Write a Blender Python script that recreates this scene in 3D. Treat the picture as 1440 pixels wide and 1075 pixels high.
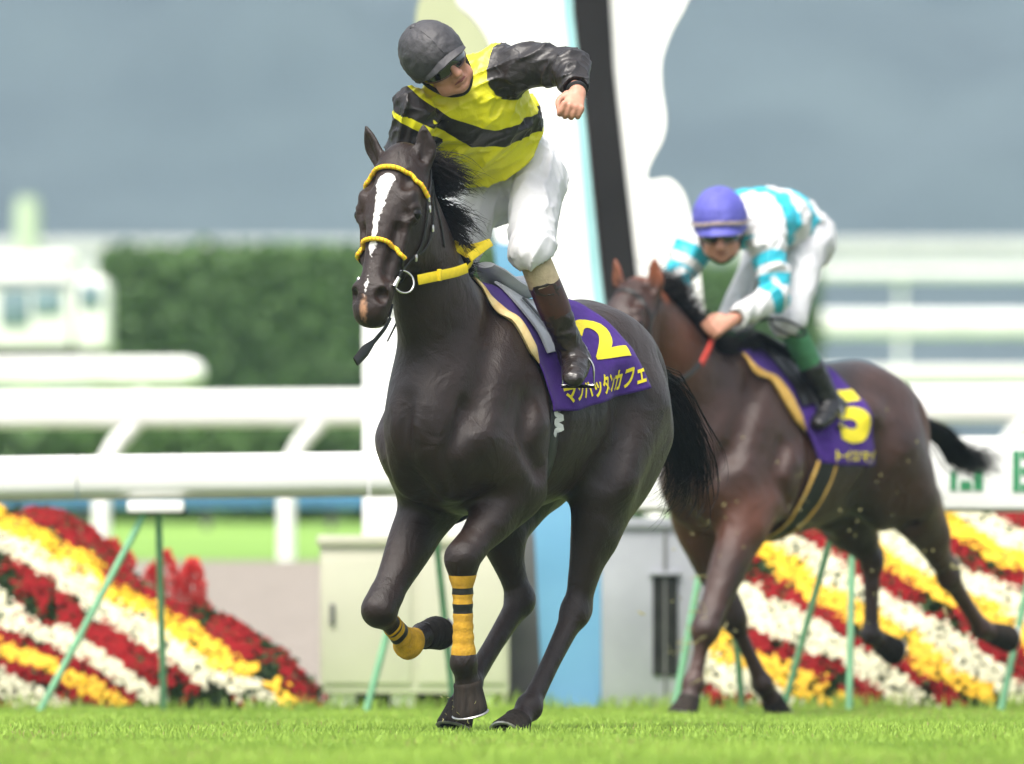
import bpy, bmesh, math, random
import numpy as np
from mathutils import Vector, Matrix

# ------------------------------------------------------------------ camera, world, sun, exposure
scene = bpy.context.scene
for o in list(bpy.data.objects):
    bpy.data.objects.remove(o, do_unlink=True)
COL = scene.collection

FPX = 15680.0            # focal length in photo pixels (1440 wide): a 392 mm lens
HORIZON = 898.0
CAM_H = 0.35
PITCH = math.atan((HORIZON - 537.5) / FPX)
cam_data = bpy.data.cameras.new('camera')
cam = bpy.data.objects.new('camera', cam_data)
COL.objects.link(cam)
cam.location = (0, 0, CAM_H)
cam.rotation_euler = (math.pi / 2 + PITCH, 0, 0)
cam_data.sensor_width = 36.0
cam_data.lens = 36.0 * FPX / 1440.0
cam_data.clip_start = 1.0
cam_data.clip_end = 5000.0
cam_data.dof.use_dof = True
cam_data.dof.focus_distance = 39.7
cam_data.dof.aperture_fstop = 3.5
scene.camera = cam

world = bpy.data.worlds.new('World')
scene.world = world
world.use_nodes = True
SUN_EL, SUN_AZ = 62.0, 205.0      # azimuth measured from +Y clockwise: behind the camera, a little to the left
wn, wl = world.node_tree.nodes, world.node_tree.links
wn.clear()
w_out = wn.new('ShaderNodeOutputWorld')
w_bg = wn.new('ShaderNodeBackground')
w_sky = wn.new('ShaderNodeTexSky')
w_sky.sky_type = 'NISHITA'
w_sky.sun_disc = False
w_sky.sun_elevation = math.radians(SUN_EL)
w_sky.sun_rotation = math.radians(SUN_AZ)
w_sky.air_density = 1.2
w_sky.dust_density = 6.0
w_sky.ozone_density = 1.0
w_hsv = wn.new('ShaderNodeHueSaturation')
w_hsv.inputs['Saturation'].default_value = 0.32
w_bg.inputs['Strength'].default_value = 0.13
wl.new(w_sky.outputs[0], w_hsv.inputs['Color'])
wl.new(w_hsv.outputs[0], w_bg.inputs['Color'])
wl.new(w_bg.outputs[0], w_out.inputs['Surface'])

sun_data = bpy.data.lights.new('sun', 'SUN')
sun_data.energy = 1.5
sun_data.angle = math.radians(18)
sun_data.color = (1.0, 0.95, 0.86)
sun = bpy.data.objects.new('sun', sun_data)
COL.objects.link(sun)
_az, _el = math.radians(SUN_AZ), math.radians(SUN_EL)
_sd = Vector((math.sin(_az) * math.cos(_el), math.cos(_az) * math.cos(_el), math.sin(_el)))
sun.rotation_euler = (-_sd).to_track_quat('-Z', 'Y').to_euler()
sun.location = (0, 20, 30)

vs = scene.view_settings
vs.view_transform = 'Standard'
vs.look = 'None'
vs.exposure = 1.3
vs.gamma = 1.0
scene.cycles.use_denoising = True
scene.cycles.max_bounces = 6
scene.cycles.volume_bounces = 0

# ------------------------------------------------------------------ helpers
rng = np.random.default_rng(7)
random.seed(7)
_CP, _SP = math.cos(PITCH), math.sin(PITCH)

def at(px, py, Y):
    """world point that stands at depth Y under photo pixel (px, py)"""
    a, b = (px - 720.0) / FPX, -(py - 537.5) / FPX
    d = np.array([a, _CP - b * _SP, _SP + b * _CP])
    return np.array([0, 0, CAM_H]) + d * (Y / d[1])

def V(*a):
    return np.array(a, dtype=float)

def nrm(v):
    v = np.asarray(v, float)
    return v / (np.linalg.norm(v) + 1e-12)

def tag(o, label=None, cat=None, group=None, kind=None):
    if label: o['label'] = label
    if cat: o['category'] = cat
    if group: o['group'] = group
    if kind: o['kind'] = kind
    return o

def empty(name, loc=(0, 0, 0), rz=0.0):
    o = bpy.data.objects.new(name, None)
    o.empty_display_size = 0.1
    COL.objects.link(o)
    o.location = loc
    o.rotation_euler = (0, 0, rz)
    return o

def mesh_obj(name, verts, faces, mat, parent=None, smooth=True, mats=None, mat_idx=None):
    me = bpy.data.meshes.new(name)
    verts = np.asarray(verts, dtype=np.float32)
    if isinstance(faces, np.ndarray):
        k = faces.shape[1]
        n = len(faces)
        me.vertices.add(len(verts))
        me.vertices.foreach_set('co', verts.ravel())
        me.loops.add(n * k)
        me.loops.foreach_set('vertex_index', faces.astype(np.int32).ravel())
        me.polygons.add(n)
        me.polygons.foreach_set('loop_start', np.arange(0, n * k, k, dtype=np.int32))
        me.update(calc_edges=True)
    else:
        me.from_pydata([tuple(map(float, v)) for v in verts], [], [tuple(f) for f in faces])
    for m in (mats or [mat]):
        me.materials.append(m)
    if mat_idx is not None:
        me.polygons.foreach_set('material_index', np.asarray(mat_idx, dtype=np.int32))
    if smooth:
        me.polygons.foreach_set('use_smooth', np.ones(len(me.polygons), dtype=bool))
    me.validate()
    if smooth and len(me.polygons) < 6000:
        me.set_sharp_from_angle(angle=0.8)
    o = bpy.data.objects.new(name, me)
    COL.objects.link(o)
    if parent is not None:
        o.parent = parent
    return o

def attr(o, name, vals):
    a = o.data.attributes.new(name, 'FLOAT', 'POINT')
    a.data.foreach_set('value', np.asarray(vals, dtype=np.float32))

class MB:
    """collects shapes for ONE mesh"""
    def __init__(s):
        s.v, s.f, s.n = [], [], 0
    def add(s, v, f):
        s.v.extend([tuple(map(float, p)) for p in v])
        s.f.extend([tuple(i + s.n for i in q) for q in f])
        s.n += len(v)
    def box(s, c, size, bev=0.0, R=None):
        hx, hy, hz = [a / 2 for a in size]
        if bev <= 0:
            v = [(x, y, z) for x in (-hx, hx) for y in (-hy, hy) for z in (-hz, hz)]
            f = [(0, 1, 3, 2), (4, 6, 7, 5), (0, 4, 5, 1), (2, 3, 7, 6), (0, 2, 6, 4), (1, 5, 7, 3)]
        else:
            bm = bmesh.new()
            bmesh.ops.create_cube(bm, size=1.0)
            for q in bm.verts:
                q.co = (q.co.x * size[0], q.co.y * size[1], q.co.z * size[2])
            bmesh.ops.bevel(bm, geom=bm.edges[:], offset=bev, segments=2, profile=0.6, affect='EDGES')
            bm.verts.index_update()
            v = [tuple(q.co) for q in bm.verts]
            f = [[q.index for q in p.verts] for p in bm.faces]
            bm.free()
        v = np.array(v)
        if R is not None:
            v = v @ np.array(R).T
        s.add(v + np.asarray(c, float), f)
        return s
    def tube(s, pts, r, n=8, caps=True, up=None, flat=1.0):
        """swept tube; r scalar or list; flat scales the second cross axis (ribbons)"""
        pts = np.asarray(pts, float)
        m = len(pts)
        r = np.full(m, r, float) if np.isscalar(r) else np.asarray(r, float)
        T = np.gradient(pts, axis=0)
        T /= np.linalg.norm(T, axis=1)[:, None] + 1e-9
        if up is None:
            a = V(0, 0, 1) if abs(T[0][2]) < 0.9 else V(1, 0, 0)
        else:
            a = np.asarray(up, float)
        ang = np.linspace(0, 2 * np.pi, n, endpoint=False)
        vs_, prev = [], None
        for i in range(m):
            ref = a if (prev is None or up is not None) and np.ndim(a) == 1 else (a[i] if np.ndim(a) == 2 else prev)
            N = ref - T[i] * np.dot(ref, T[i])
            N /= np.linalg.norm(N) + 1e-9
            B = np.cross(T[i], N)
            prev = N
            vs_.append(pts[i] + r[i] * (np.cos(ang)[:, None] * B + flat * np.sin(ang)[:, None] * N))
        v = np.concatenate(vs_)
        f = []
        for i in range(m - 1):
            for j in range(n):
                k = (j + 1) % n
                f.append((i * n + j, i * n + k, (i + 1) * n + k, (i + 1) * n + j))
        if caps:
            f.append(tuple(range(n - 1, -1, -1)))
            f.append(tuple((m - 1) * n + j for j in range(n)))
        s.add(v, f)
        return s
    def loop(s, pts, r, n=6, flat=1.0):
        pts = np.asarray(pts, float)
        m = len(pts)
        T = np.roll(pts, -1, 0) - np.roll(pts, 1, 0)
        T /= np.linalg.norm(T, axis=1)[:, None]
        c = pts.mean(0)
        ang = np.linspace(0, 2 * np.pi, n, endpoint=False)
        v = []
        for i in range(m):
            N = pts[i] - c
            N -= T[i] * np.dot(N, T[i]); N /= np.linalg.norm(N)
            B = np.cross(T[i], N)
            v.append(pts[i] + r * (np.cos(ang)[:, None] * B + flat * np.sin(ang)[:, None] * N))
        f = [(i * n + j, i * n + (j + 1) % n, ((i + 1) % m) * n + (j + 1) % n, ((i + 1) % m) * n + j) for i in range(m) for j in range(n)]
        s.add(np.concatenate(v), f)
        return s
    def grid(s, P, thick=0.0):
        """P: (a,b,3) array of points; thick>0 gives a closed sheet thickened along its normals"""
        a, b = P.shape[:2]
        du = np.gradient(P, axis=0); dv = np.gradient(P, axis=1)
        N = np.cross(du, dv); N /= np.linalg.norm(N, axis=2)[..., None] + 1e-12
        top = (P + N * thick / 2).reshape(-1, 3)
        q = [(i * b + j, (i + 1) * b + j, (i + 1) * b + j + 1, i * b + j + 1) for i in range(a - 1) for j in range(b - 1)]
        if thick <= 0:
            s.add(top, q); return s
        bot = (P - N * thick / 2).reshape(-1, 3)
        M = a * b
        f = list(q) + [tuple(M + k for k in reversed(x)) for x in q]
        rim = [(i, 0) for i in range(a)] + [(a - 1, j) for j in range(1, b)] + [(i, b - 1) for i in range(a - 2, -1, -1)] + [(0, j) for j in range(b - 2, 0, -1)]
        idx = [i * b + j for i, j in rim]
        for k in range(len(idx)):
            x, y = idx[k], idx[(k + 1) % len(idx)]
            f.append((y, x, M + x, M + y))
        s.add(np.concatenate([top, bot]), f)
        return s
    def build(s, name, mat, parent=None, smooth=True, mats=None, mat_idx=None):
        return mesh_obj(name, np.array(s.v), s.f, mat, parent, smooth, mats, mat_idx)

# ------------------------------------------------------------------ materials
def new_mat(name):
    m = bpy.data.materials.new(name)
    m.use_nodes = True
    nt = m.node_tree
    return m, nt.nodes, nt.links, nt.nodes['Principled BSDF']

def pm(name, col, rough=0.6, var=0.12, scale=8.0, bump=0.0, bscale=60.0, spec=0.5, sheen=0.0, metal=0.0, col2=None, coat=0.0, stretch=None, detail=4.0, trans=0.0):
    """Principled material whose colour wanders between two tones with noise, plus fine relief"""
    m, N, L, P = new_mat(name)
    tc = N.new('ShaderNodeTexCoord')
    mp = N.new('ShaderNodeMapping')
    L.new(tc.outputs['Object'], mp.inputs['Vector'])
    if stretch: mp.inputs['Scale'].default_value = stretch
    nz = N.new('ShaderNodeTexNoise')
    nz.inputs['Scale'].default_value = scale
    nz.inputs['Detail'].default_value = detail
    L.new(mp.outputs[0], nz.inputs['Vector'])
    rp = N.new('ShaderNodeValToRGB')
    c = np.array(col[:3])
    c2 = np.array(col2[:3]) if col2 is not None else c * (1 + var)
    c1 = c * (1 - var) if col2 is None else c
    rp.color_ramp.elements[0].position = 0.3
    rp.color_ramp.elements[1].position = 0.7
    rp.color_ramp.elements[0].color = (*np.clip(c1, 0, 1), 1)
    rp.color_ramp.elements[1].color = (*np.clip(c2, 0, 1), 1)
    L.new(nz.outputs['Fac'], rp.inputs['Fac'])
    L.new(rp.outputs['Color'], P.inputs['Base Color'])
    P.inputs['Roughness'].default_value = rough
    P.inputs['Specular IOR Level'].default_value = spec
    P.inputs['Sheen Weight'].default_value = sheen
    P.inputs['Metallic'].default_value = metal
    P.inputs['Coat Weight'].default_value = coat
    if bump > 0:
        nb = N.new('ShaderNodeTexNoise')
        nb.inputs['Scale'].default_value = bscale
        nb.inputs['Detail'].default_value = 3.0
        L.new(mp.outputs[0], nb.inputs['Vector'])
        b = N.new('ShaderNodeBump')
        b.inputs['Strength'].default_value = bump
        b.inputs['Distance'].default_value = 0.01
        L.new(nb.outputs['Fac'], b.inputs['Height'])
        L.new(b.outputs[0], P.inputs['Normal'])
    return m

# ------------------------------------------------------------------ implicit-surface bodies (smooth unions of tapered limbs)
def catmull(P, sub):
    P = np.asarray(P, float)
    if len(P) < 3:
        t = np.linspace(0, 1, sub + 1)[:, None]
        return P[0] * (1 - t) + P[1] * t
    Q = np.vstack([2 * P[0] - P[1], P, 2 * P[-1] - P[-2]])
    out = []
    for i in range(1, len(Q) - 2):
        p0, p1, p2, p3 = Q[i - 1], Q[i], Q[i + 1], Q[i + 2]
        for t in np.arange(sub) / sub:
            out.append(0.5 * ((2 * p1) + (p2 - p0) * t + (2 * p0 - 5 * p1 + 4 * p2 - p3) * t * t + (3 * p1 - p0 - 3 * p2 + p3) * t ** 3))
    out.append(P[-1])
    return np.array(out)

def vnoise(x, y, z, seed=0):
    """cheap smooth value noise in -1..1"""
    def hsh(i, j, k):
        n = (i * 374761393 + j * 668265263 + k * 1274126177 + seed * 144665) & 0x7fffffff
        n = ((n ^ (n >> 13)) * 1274126177) & 0x7fffffff
        return ((n ^ (n >> 16)) & 0xffff) / 32767.5 - 1.0
    xi, yi, zi = np.floor(x).astype(np.int64), np.floor(y).astype(np.int64), np.floor(z).astype(np.int64)
    fx, fy, fz = x - xi, y - yi, z - zi
    fx, fy, fz = [t * t * (3 - 2 * t) for t in (fx, fy, fz)]
    r = 0
    for a in (0, 1):
        for b in (0, 1):
            for c in (0, 1):
                r = r + hsh(xi + a, yi + b, zi + c) * (fx if a else 1 - fx) * (fy if b else 1 - fy) * (fz if c else 1 - fz)
    return r

class SDF:
    def __init__(s, lo, hi, h):
        s.lo, s.h = np.asarray(lo, float), h
        s.n = np.ceil((np.asarray(hi, float) - s.lo) / h).astype(int) + 1
        s.d = np.full(s.n, 0.5, np.float32)
        s.ax = [(s.lo[i] + h * np.arange(s.n[i])).astype(np.float32) for i in range(3)]
    def _sl(s, lo, hi):
        a = np.clip(np.floor((np.asarray(lo) - s.lo) / s.h).astype(int), 0, s.n - 1)
        b = np.clip(np.ceil((np.asarray(hi) - s.lo) / s.h).astype(int) + 1, 1, s.n)
        return tuple(slice(a[i], b[i]) for i in range(3))
    def _xyz(s, sl):
        return np.meshgrid(*[s.ax[i][sl[i]] for i in range(3)], indexing='ij', sparse=True)
    def _mix(s, sl, v, k, op):
        a = s.d[sl]
        if op == 'u':
            r = np.minimum(a, v)
            if k > 0:
                hh = np.maximum(k - np.abs(a - v), 0) / k
                r = r - hh * hh * k * 0.25
        elif op == 's':
            v = -v
            r = np.maximum(a, v)
            if k > 0:
                hh = np.maximum(k - np.abs(a - v), 0) / k
                r = r + hh * hh * k * 0.25
        s.d[sl] = r
    def chain(s, pts, k=0.03, W=(0, 1, 0), sub=5, op='u'):
        """pts: rows (x,y,z, ru, rw): swept ellipse, rw is the half width along W"""
        Q = catmull(np.asarray(pts, float), sub)
        W = nrm(W)
        R = max(Q[:, 3].max(), Q[:, 4].max())
        m = k + 3 * s.h + 0.01
        SL = s._sl(Q[:, :3].min(0) - R - m, Q[:, :3].max(0) + R + m)
        acc = np.full([q.stop - q.start for q in SL], 0.5, np.float32)
        for i in range(len(Q) - 1):
            a, b = Q[i, :3], Q[i + 1, :3]
            r = max(Q[i, 3:].max(), Q[i + 1, 3:].max()) + m
            sl = s._sl(np.minimum(a, b) - r, np.maximum(a, b) + r)
            X, Y, Z = s._xyz(sl)
            ba = b - a
            L2 = float(ba @ ba) + 1e-12
            t = np.clip(((X - a[0]) * ba[0] + (Y - a[1]) * ba[1] + (Z - a[2]) * ba[2]) / L2, 0, 1)
            dx, dy, dz = X - a[0] - t * ba[0], Y - a[1] - t * ba[1], Z - a[2] - t * ba[2]
            ru = Q[i, 3] + t * (Q[i + 1, 3] - Q[i, 3])
            rw = Q[i, 4] + t * (Q[i + 1, 4] - Q[i, 4])
            dw = dx * W[0] + dy * W[1] + dz * W[2]
            rest2 = np.maximum(dx * dx + dy * dy + dz * dz - dw * dw, 0)
            k0 = np.sqrt(rest2 / (ru * ru) + dw * dw / (rw * rw)) + 1e-6
            k1 = np.sqrt(rest2 / ru ** 4 + dw * dw / rw ** 4) + 1e-6
            v = np.where(k1 < 1e-3, -np.minimum(ru, rw), k0 * (k0 - 1) / k1)
            loc = tuple(slice(sl[j].start - SL[j].start, sl[j].stop - SL[j].start) for j in range(3))
            acc[loc] = np.minimum(acc[loc], v)
        s._mix(SL, acc, k, op)
    def ell(s, c, r, k=0.03, axes=None, op='u'):
        """ellipsoid, axes: 3 row vectors"""
        c = np.asarray(c, float)
        r = np.full(3, r, float) if np.isscalar(r) else np.asarray(r, float)
        A = np.eye(3) if axes is None else np.array([nrm(a) for a in axes])
        m = r.max() + k + 3 * s.h
        sl = s._sl(c - m, c + m)
        X, Y, Z = s._xyz(sl)
        X, Y, Z = X - c[0], Y - c[1], Z - c[2]
        k0 = k1 = 0
        for i in range(3):
            q = X * A[i, 0] + Y * A[i, 1] + Z * A[i, 2]
            k0 = k0 + (q / r[i]) ** 2
            k1 = k1 + (q / r[i] ** 2) ** 2
        k0, k1 = np.sqrt(k0) + 1e-6, np.sqrt(k1) + 1e-6
        s._mix(sl, (k0 * (k0 - 1) / k1).astype(np.float32), k, op)
    def cap(s, a, b, ra, rb, k=0.03, op='u'):
        s.chain([(*a, ra, ra), (*b, rb, rb)], k, sub=1, op=op)
    def cut_plane(s, p, n, k=0.0):
        """keep the side the normal n points away from"""
        X, Y, Z = s._xyz(tuple(slice(0, q) for q in s.n))
        n = nrm(n)
        v = ((X - p[0]) * n[0] + (Y - p[1]) * n[1] + (Z - p[2]) * n[2]).astype(np.float32)
        s.d = np.maximum(s.d, v)
    def val(s, P):
        P = np.atleast_2d(P)
        g = (P - s.lo) / s.h
        i = np.clip(np.floor(g).astype(int), 0, s.n - 2)
        f = np.clip(g - i, 0, 1)
        r = 0
        for a in (0, 1):
            for b in (0, 1):
                for c in (0, 1):
                    r = r + s.d[i[:, 0] + a, i[:, 1] + b, i[:, 2] + c] * (f[:, 0] if a else 1 - f[:, 0]) * (f[:, 1] if b else 1 - f[:, 1]) * (f[:, 2] if c else 1 - f[:, 2])
        return r
    def grad(s, P):
        P = np.atleast_2d(P)
        e = s.h
        G = np.stack([s.val(P + e * np.eye(3)[i]) - s.val(P - e * np.eye(3)[i]) for i in range(3)], 1) / (2 * e)
        return G
    def snap(s, P, off=0.0, it=12):
        """moves points to the surface (plus an offset along its normal)"""
        P = np.array(np.atleast_2d(P), float)
        for _ in range(it):
            G = s.grad(P); g2 = (G * G).sum(1) + 1e-6
            st = np.clip(s.val(P) / np.sqrt(g2), -0.05, 0.05)
            P -= (st * 0.8 / np.sqrt(g2))[:, None] * G
        G = s.grad(P)
        return P + off * G / (np.linalg.norm(G, axis=1)[:, None] + 1e-9)
    def out(s, O, D, tmax=0.7, off=0.0):
        """from inside points O along D to the last surface crossing"""
        O, D = np.atleast_2d(O).astype(float), np.atleast_2d(D).astype(float)
        ts = np.linspace(0, tmax, int(tmax / (s.h * 0.5)))
        vals = np.stack([s.val(O + D * t) for t in ts], 1)
        inside = vals < 0
        last = np.where(inside.any(1), inside.shape[1] - 1 - inside[:, ::-1].argmax(1), 0)
        last = np.minimum(last, len(ts) - 2)
        a, b = vals[np.arange(len(O)), last], vals[np.arange(len(O)), last + 1]
        t = ts[last] + (ts[1] - ts[0]) * np.clip(a / (a - b + 1e-9), 0, 1)
        return O + D * (t + off)[:, None]
    def mesh(s, smooth=2):
        d = s.d
        sg = d < 0
        n = s.n
        # active cells
        c = np.zeros(n - 1, np.int8)
        corners = [(a, b, e) for a in (0, 1) for b in (0, 1) for e in (0, 1)]
        for a, b, e in corners:
            c += sg[a:n[0] - 1 + a, b:n[1] - 1 + b, e:n[2] - 1 + e]
        I, J, K = np.nonzero((c > 0) & (c < 8))
        idx = np.full(n - 1, -1, np.int32)
        idx[I, J, K] = np.arange(len(I))
        acc = np.zeros((len(I), 3)); cnt = np.zeros(len(I))
        for axis in range(3):
            o = [0, 1, 2]; o.remove(axis)
            for u in (0, 1):
                for w in (0, 1):
                    p = [0, 0, 0]; p[o[0]] = u; p[o[1]] = w
                    q = list(p); q[axis] = 1
                    va = d[I + p[0], J + p[1], K + p[2]]; vb = d[I + q[0], J + q[1], K + q[2]]
                    m = (va < 0) != (vb < 0)
                    t = np.where(m, va / (va - vb + 1e-12), 0)
                    P = np.array(p, float)[None].repeat(len(I), 0)
                    P[:, axis] = t
                    acc += np.where(m[:, None], P, 0); cnt += m
        Vt = s.lo + s.h * (np.stack([I, J, K], 1) + acc / cnt[:, None])
        F = []
        for axis in range(3):
            o = [(axis + 1) % 3, (axis + 2) % 3]
            sa = [slice(1, n[i] - 1) for i in range(3)]
            sa[axis] = slice(0, n[axis] - 1)
            sb = list(sa); sb[axis] = slice(1, n[axis])
            A, B = sg[tuple(sa)], sg[tuple(sb)]
            off = np.array([1, 1, 1]); off[axis] = 0
            E = np.argwhere(A != B) + off
            fl = A[tuple((E - off).T)]
            def cell(du, dw):
                q = E.copy(); q[:, o[0]] -= du; q[:, o[1]] -= dw
                return idx[q[:, 0], q[:, 1], q[:, 2]]
            quad = np.stack([cell(1, 1), cell(0, 1), cell(0, 0), cell(1, 0)], 1)
            quad[~fl] = quad[~fl][:, ::-1]
            F.append(quad)
        F = np.concatenate(F)
        F = F[(F >= 0).all(1)]
        ea = np.concatenate([F[:, [0, 1]], F[:, [1, 2]], F[:, [2, 3]], F[:, [3, 0]]])
        ea = np.concatenate([ea, ea[:, ::-1]])
        deg = np.bincount(ea[:, 0], minlength=len(Vt)).astype(float) + 1e-9
        for _ in range(smooth):
            S = np.stack([np.bincount(ea[:, 0], weights=Vt[ea[:, 1], i], minlength=len(Vt)) for i in range(3)], 1) / deg[:, None]
            Vt = Vt * 0.5 + S * 0.5
        return Vt, F
# ------------------------------------------------------------------ the setting: turf, bank, hill, rails, posts
M_TURF = pm('turf_soil', (0.045, 0.065, 0.022), 0.9, 0.35, 6.0, 0.4, 60, col2=(0.085, 0.115, 0.035))
def grass_mat(name, dark, light, hue=0.25):
    m, N, L, P = new_mat(name)
    at1 = N.new('ShaderNodeAttribute'); at1.attribute_name = 'tone'
    rp = N.new('ShaderNodeValToRGB')
    rp.color_ramp.elements[0].color = (*dark, 1); rp.color_ramp.elements[1].color = (*light, 1)
    e = rp.color_ramp.elements.new(0.93); e.color = (*light, 1)
    rp.color_ramp.elements[2].color = (0.32, 0.30, 0.10, 1)
    L.new(at1.outputs['Fac'], rp.inputs['Fac'])
    L.new(rp.outputs[0], P.inputs['Base Color'])
    P.inputs['Roughness'].default_value = 0.55
    P.inputs['Specular IOR Level'].default_value = 0.3
    tr = N.new('ShaderNodeBsdfTranslucent')
    L.new(rp.outputs[0], tr.inputs['Color'])
    mx = N.new('ShaderNodeMixShader'); mx.inputs[0].default_value = 0.35
    out = N['Material Output']
    L.new(P.outputs[0], mx.inputs[1]); L.new(tr.outputs[0], mx.inputs[2]); L.new(mx.outputs[0], out.inputs['Surface'])
    return m
M_GRASS = grass_mat('grass_blades', (0.21, 0.35, 0.045), (0.38, 0.55, 0.09))
M_WHITE = pm('white_paint', (0.78, 0.78, 0.76), 0.45, 0.04, 3.0, 0.03, 40, col2=(0.84, 0.84, 0.82))
M_WHITE_OLD = pm('weathered_white_paint', (0.70, 0.70, 0.67), 0.55, 0.1, 2.0, 0.05, 30, col2=(0.82, 0.82, 0.80))
M_GREENP = pm('green_painted_steel', (0.16, 0.38, 0.21), 0.5, 0.15, 12)
M_TAN = pm('gravel', (0.17, 0.145, 0.12), 0.95, 0.2, 10, 0.5, 80, col2=(0.25, 0.215, 0.18))
M_FIELD = pm('infield_grass', (0.12, 0.24, 0.03), 0.9, 0.2, 0.5, 0.3, 20, col2=(0.19, 0.33, 0.05))
M_BLUEB = pm('blue_board', (0.05, 0.16, 0.32), 0.6, 0.15, 2)
M_BEIGE = pm('beige_cabinet_paint', (0.42, 0.41, 0.32), 0.5, 0.05, 1.5, 0.04, 30, col2=(0.50, 0.49, 0.38))
M_GREYC = pm('grey_cabinet_paint', (0.24, 0.25, 0.275), 0.5, 0.12, 3.0, 0.05, 30, col2=(0.33, 0.34, 0.37))
M_GREYD = pm('dark_grey_concrete', (0.11, 0.11, 0.105), 0.8, 0.2, 4, 0.2, 40)
M_BLACK = pm('black_enamel', (0.008, 0.007, 0.007), 0.6, 0.3, 3, spec=.25)
M_TEAL = pm('teal_edge_paint', (0.30, 0.56, 0.58), 0.5, 0.1, 3)
M_SKYBLUE = pm('sky_blue_paint', (0.11, 0.29, 0.45), 0.5, 0.1, 2.0, 0.03, 20, col2=(0.15, 0.35, 0.52))
M_OLIVE = pm('pale_olive_paint', (0.42, 0.45, 0.27), 0.6, 0.06, 3)
M_DARK = pm('dark_opening', (0.02, 0.021, 0.018), 0.9, 0.3, 8, spec=.1)
M_GREENSIGN = pm('green_lettering', (0.03, 0.22, 0.09), 0.55, 0.15, 20)
M_GLASS = pm('tinted_glass', (0.16, 0.24, 0.28), 0.1, 0.3, 2, spec=0.8)

def terrain_z(x, y):
    y = np.asarray(y, float)
    z = np.interp(y, [0, 53.5, 56, 78, 105, 140, 260, 420, 600, 900, 4000], [0, 0, .06, .90, 1.58, 2.1, 3.0, 4.0, 5.0, 8.0, 30.0])
    return z

def sheet(name, ys, x0, x1, nx, mat, dz=0.0, kind='structure'):
    X = np.linspace(x0, x1, nx)
    P = np.array([[(x, y, float(terrain_z(x, y)) + dz) for x in X] for y in ys])
    o = MB().grid(P).build(name, mat)
    tag(o, kind=kind)
    return o
_ys = np.concatenate([np.linspace(-60, 30, 7), np.linspace(32, 56, 13), np.linspace(58, 140, 20), [180, 260, 340, 420, 600, 900, 1400, 2400, 4000]])
_g = sheet('ground', _ys, -1500, 1500, 21, M_FIELD)
_t = sheet('turf_track', np.linspace(2, 53.4, 24), -40, 40, 9, M_TURF, 0.004)
_p = sheet('gravel_path', np.linspace(53.9, 77.6, 16), -40, 40, 9, M_TAN, 0.006)

# wooded hill far behind: one mass of crowns
def make_hill():
    nx, ny = 150, 70
    X = np.linspace(-420, 420, nx); T = np.linspace(0, 1, ny)
    P = np.zeros((ny, nx, 3))
    for i, t in enumerate(T):
        y = 640 + 520 * t
        z = 3 + 165 * t ** 1.15
        P[i, :, 0] = X * (1 + .6 * t); P[i, :, 1] = y; P[i, :, 2] = z
    n = vnoise(P[..., 0] / 60, P[..., 1] / 60, P[..., 2] / 30, 3) * 9 + vnoise(P[..., 0] / 16, P[..., 1] / 16, P[..., 2] / 12, 5) * 5 + np.abs(vnoise(P[..., 0] / 6, P[..., 1] / 6, P[..., 2] / 6, 8)) * 4
    P[..., 2] += n * np.minimum(1, T * 6 + .15)[:, None]
    P[..., 1] += n[::-1] * .6
    o = MB().grid(P).build('hill', pm('hazed_woodland', (0.032, 0.048, 0.054), 0.95, 0.5, 0.06, 0.0, col2=(0.060, 0.084, 0.088), detail=6))  # distant mist put into the colour: blue-grey woodland with paler patches
    tag(o, kind='structure')
make_hill()

def blades(name, n, x0, x1, y0, y1, hmin, hmax, mat, zfun=None, seed=3, dens=None, w=0.0045, lean=.5):
    g = np.random.default_rng(seed)
    x = g.uniform(x0, x1, n); y = g.uniform(y0, y1, n)
    patch = vnoise(x * 1.6, y * .5, x * 0, seed) * .8 + vnoise(x * 7, y * 2.5, x * 0, seed + 1) * .5
    if dens is not None:
        keep = g.uniform(0, 1, n) < dens(x, y)
        x, y, patch = x[keep], y[keep], patch[keep]
    m = len(x)
    z = np.zeros(m) if zfun is None else zfun(x, y)
    hgt = g.uniform(hmin, hmax, m) * (1 + .35 * patch)
    az = g.uniform(0, 2 * np.pi, m); ln = g.uniform(0, lean, m)
    fx, fy = np.cos(az), np.sin(az)
    wx, wy = -fy * w, fx * w
    turn = g.uniform(0, np.pi, m)
    wx, wy = w * np.cos(turn), w * np.sin(turn)
    P0 = np.stack([x - wx, y - wy, z], 1); P1 = np.stack([x + wx, y + wy, z], 1)
    mx, my = x + fx * hgt * ln * .35, y + fy * hgt * ln * .35
    P2 = np.stack([mx - wx * .8, my - wy * .8, z + hgt * .6], 1); P3 = np.stack([mx + wx * .8, my + wy * .8, z + hgt * .6], 1)
    tx, ty = x + fx * hgt * ln, y + fy * hgt * ln
    P4 = np.stack([tx, ty, z + hgt * (1 - .25 * ln)], 1)
    Vv = np.stack([P0, P1, P2, P3, P4], 1).reshape(-1, 3)
    b = np.arange(m)[:, None] * 5
    F = np.concatenate([b + np.array([[0, 1, 3]]), b + np.array([[0, 3, 2]]), b + np.array([[2, 3, 4]])])
    o = mesh_obj(name, Vv, F, mat, None, smooth=False)
    tone = np.clip(.45 + .35 * patch + g.normal(0, .18, m), 0, 1)
    dry = .02 + .09 * (vnoise(x * 1.1 + 9, y * .35, x * 0, seed + 5) > .45)
    tone = np.where(g.uniform(0, 1, m) < dry, 1.0, np.minimum(tone, .92))
    attr(o, 'tone', np.repeat(tone, 5))
    return o
tag(blades('grass', 330000, -4.2, 4.2, 27.5, 53.3, .016, .040, M_GRASS, seed=3, w=.0034), 'mown bright green racing turf in front of the flower beds', 'grass', kind='stuff')
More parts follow.
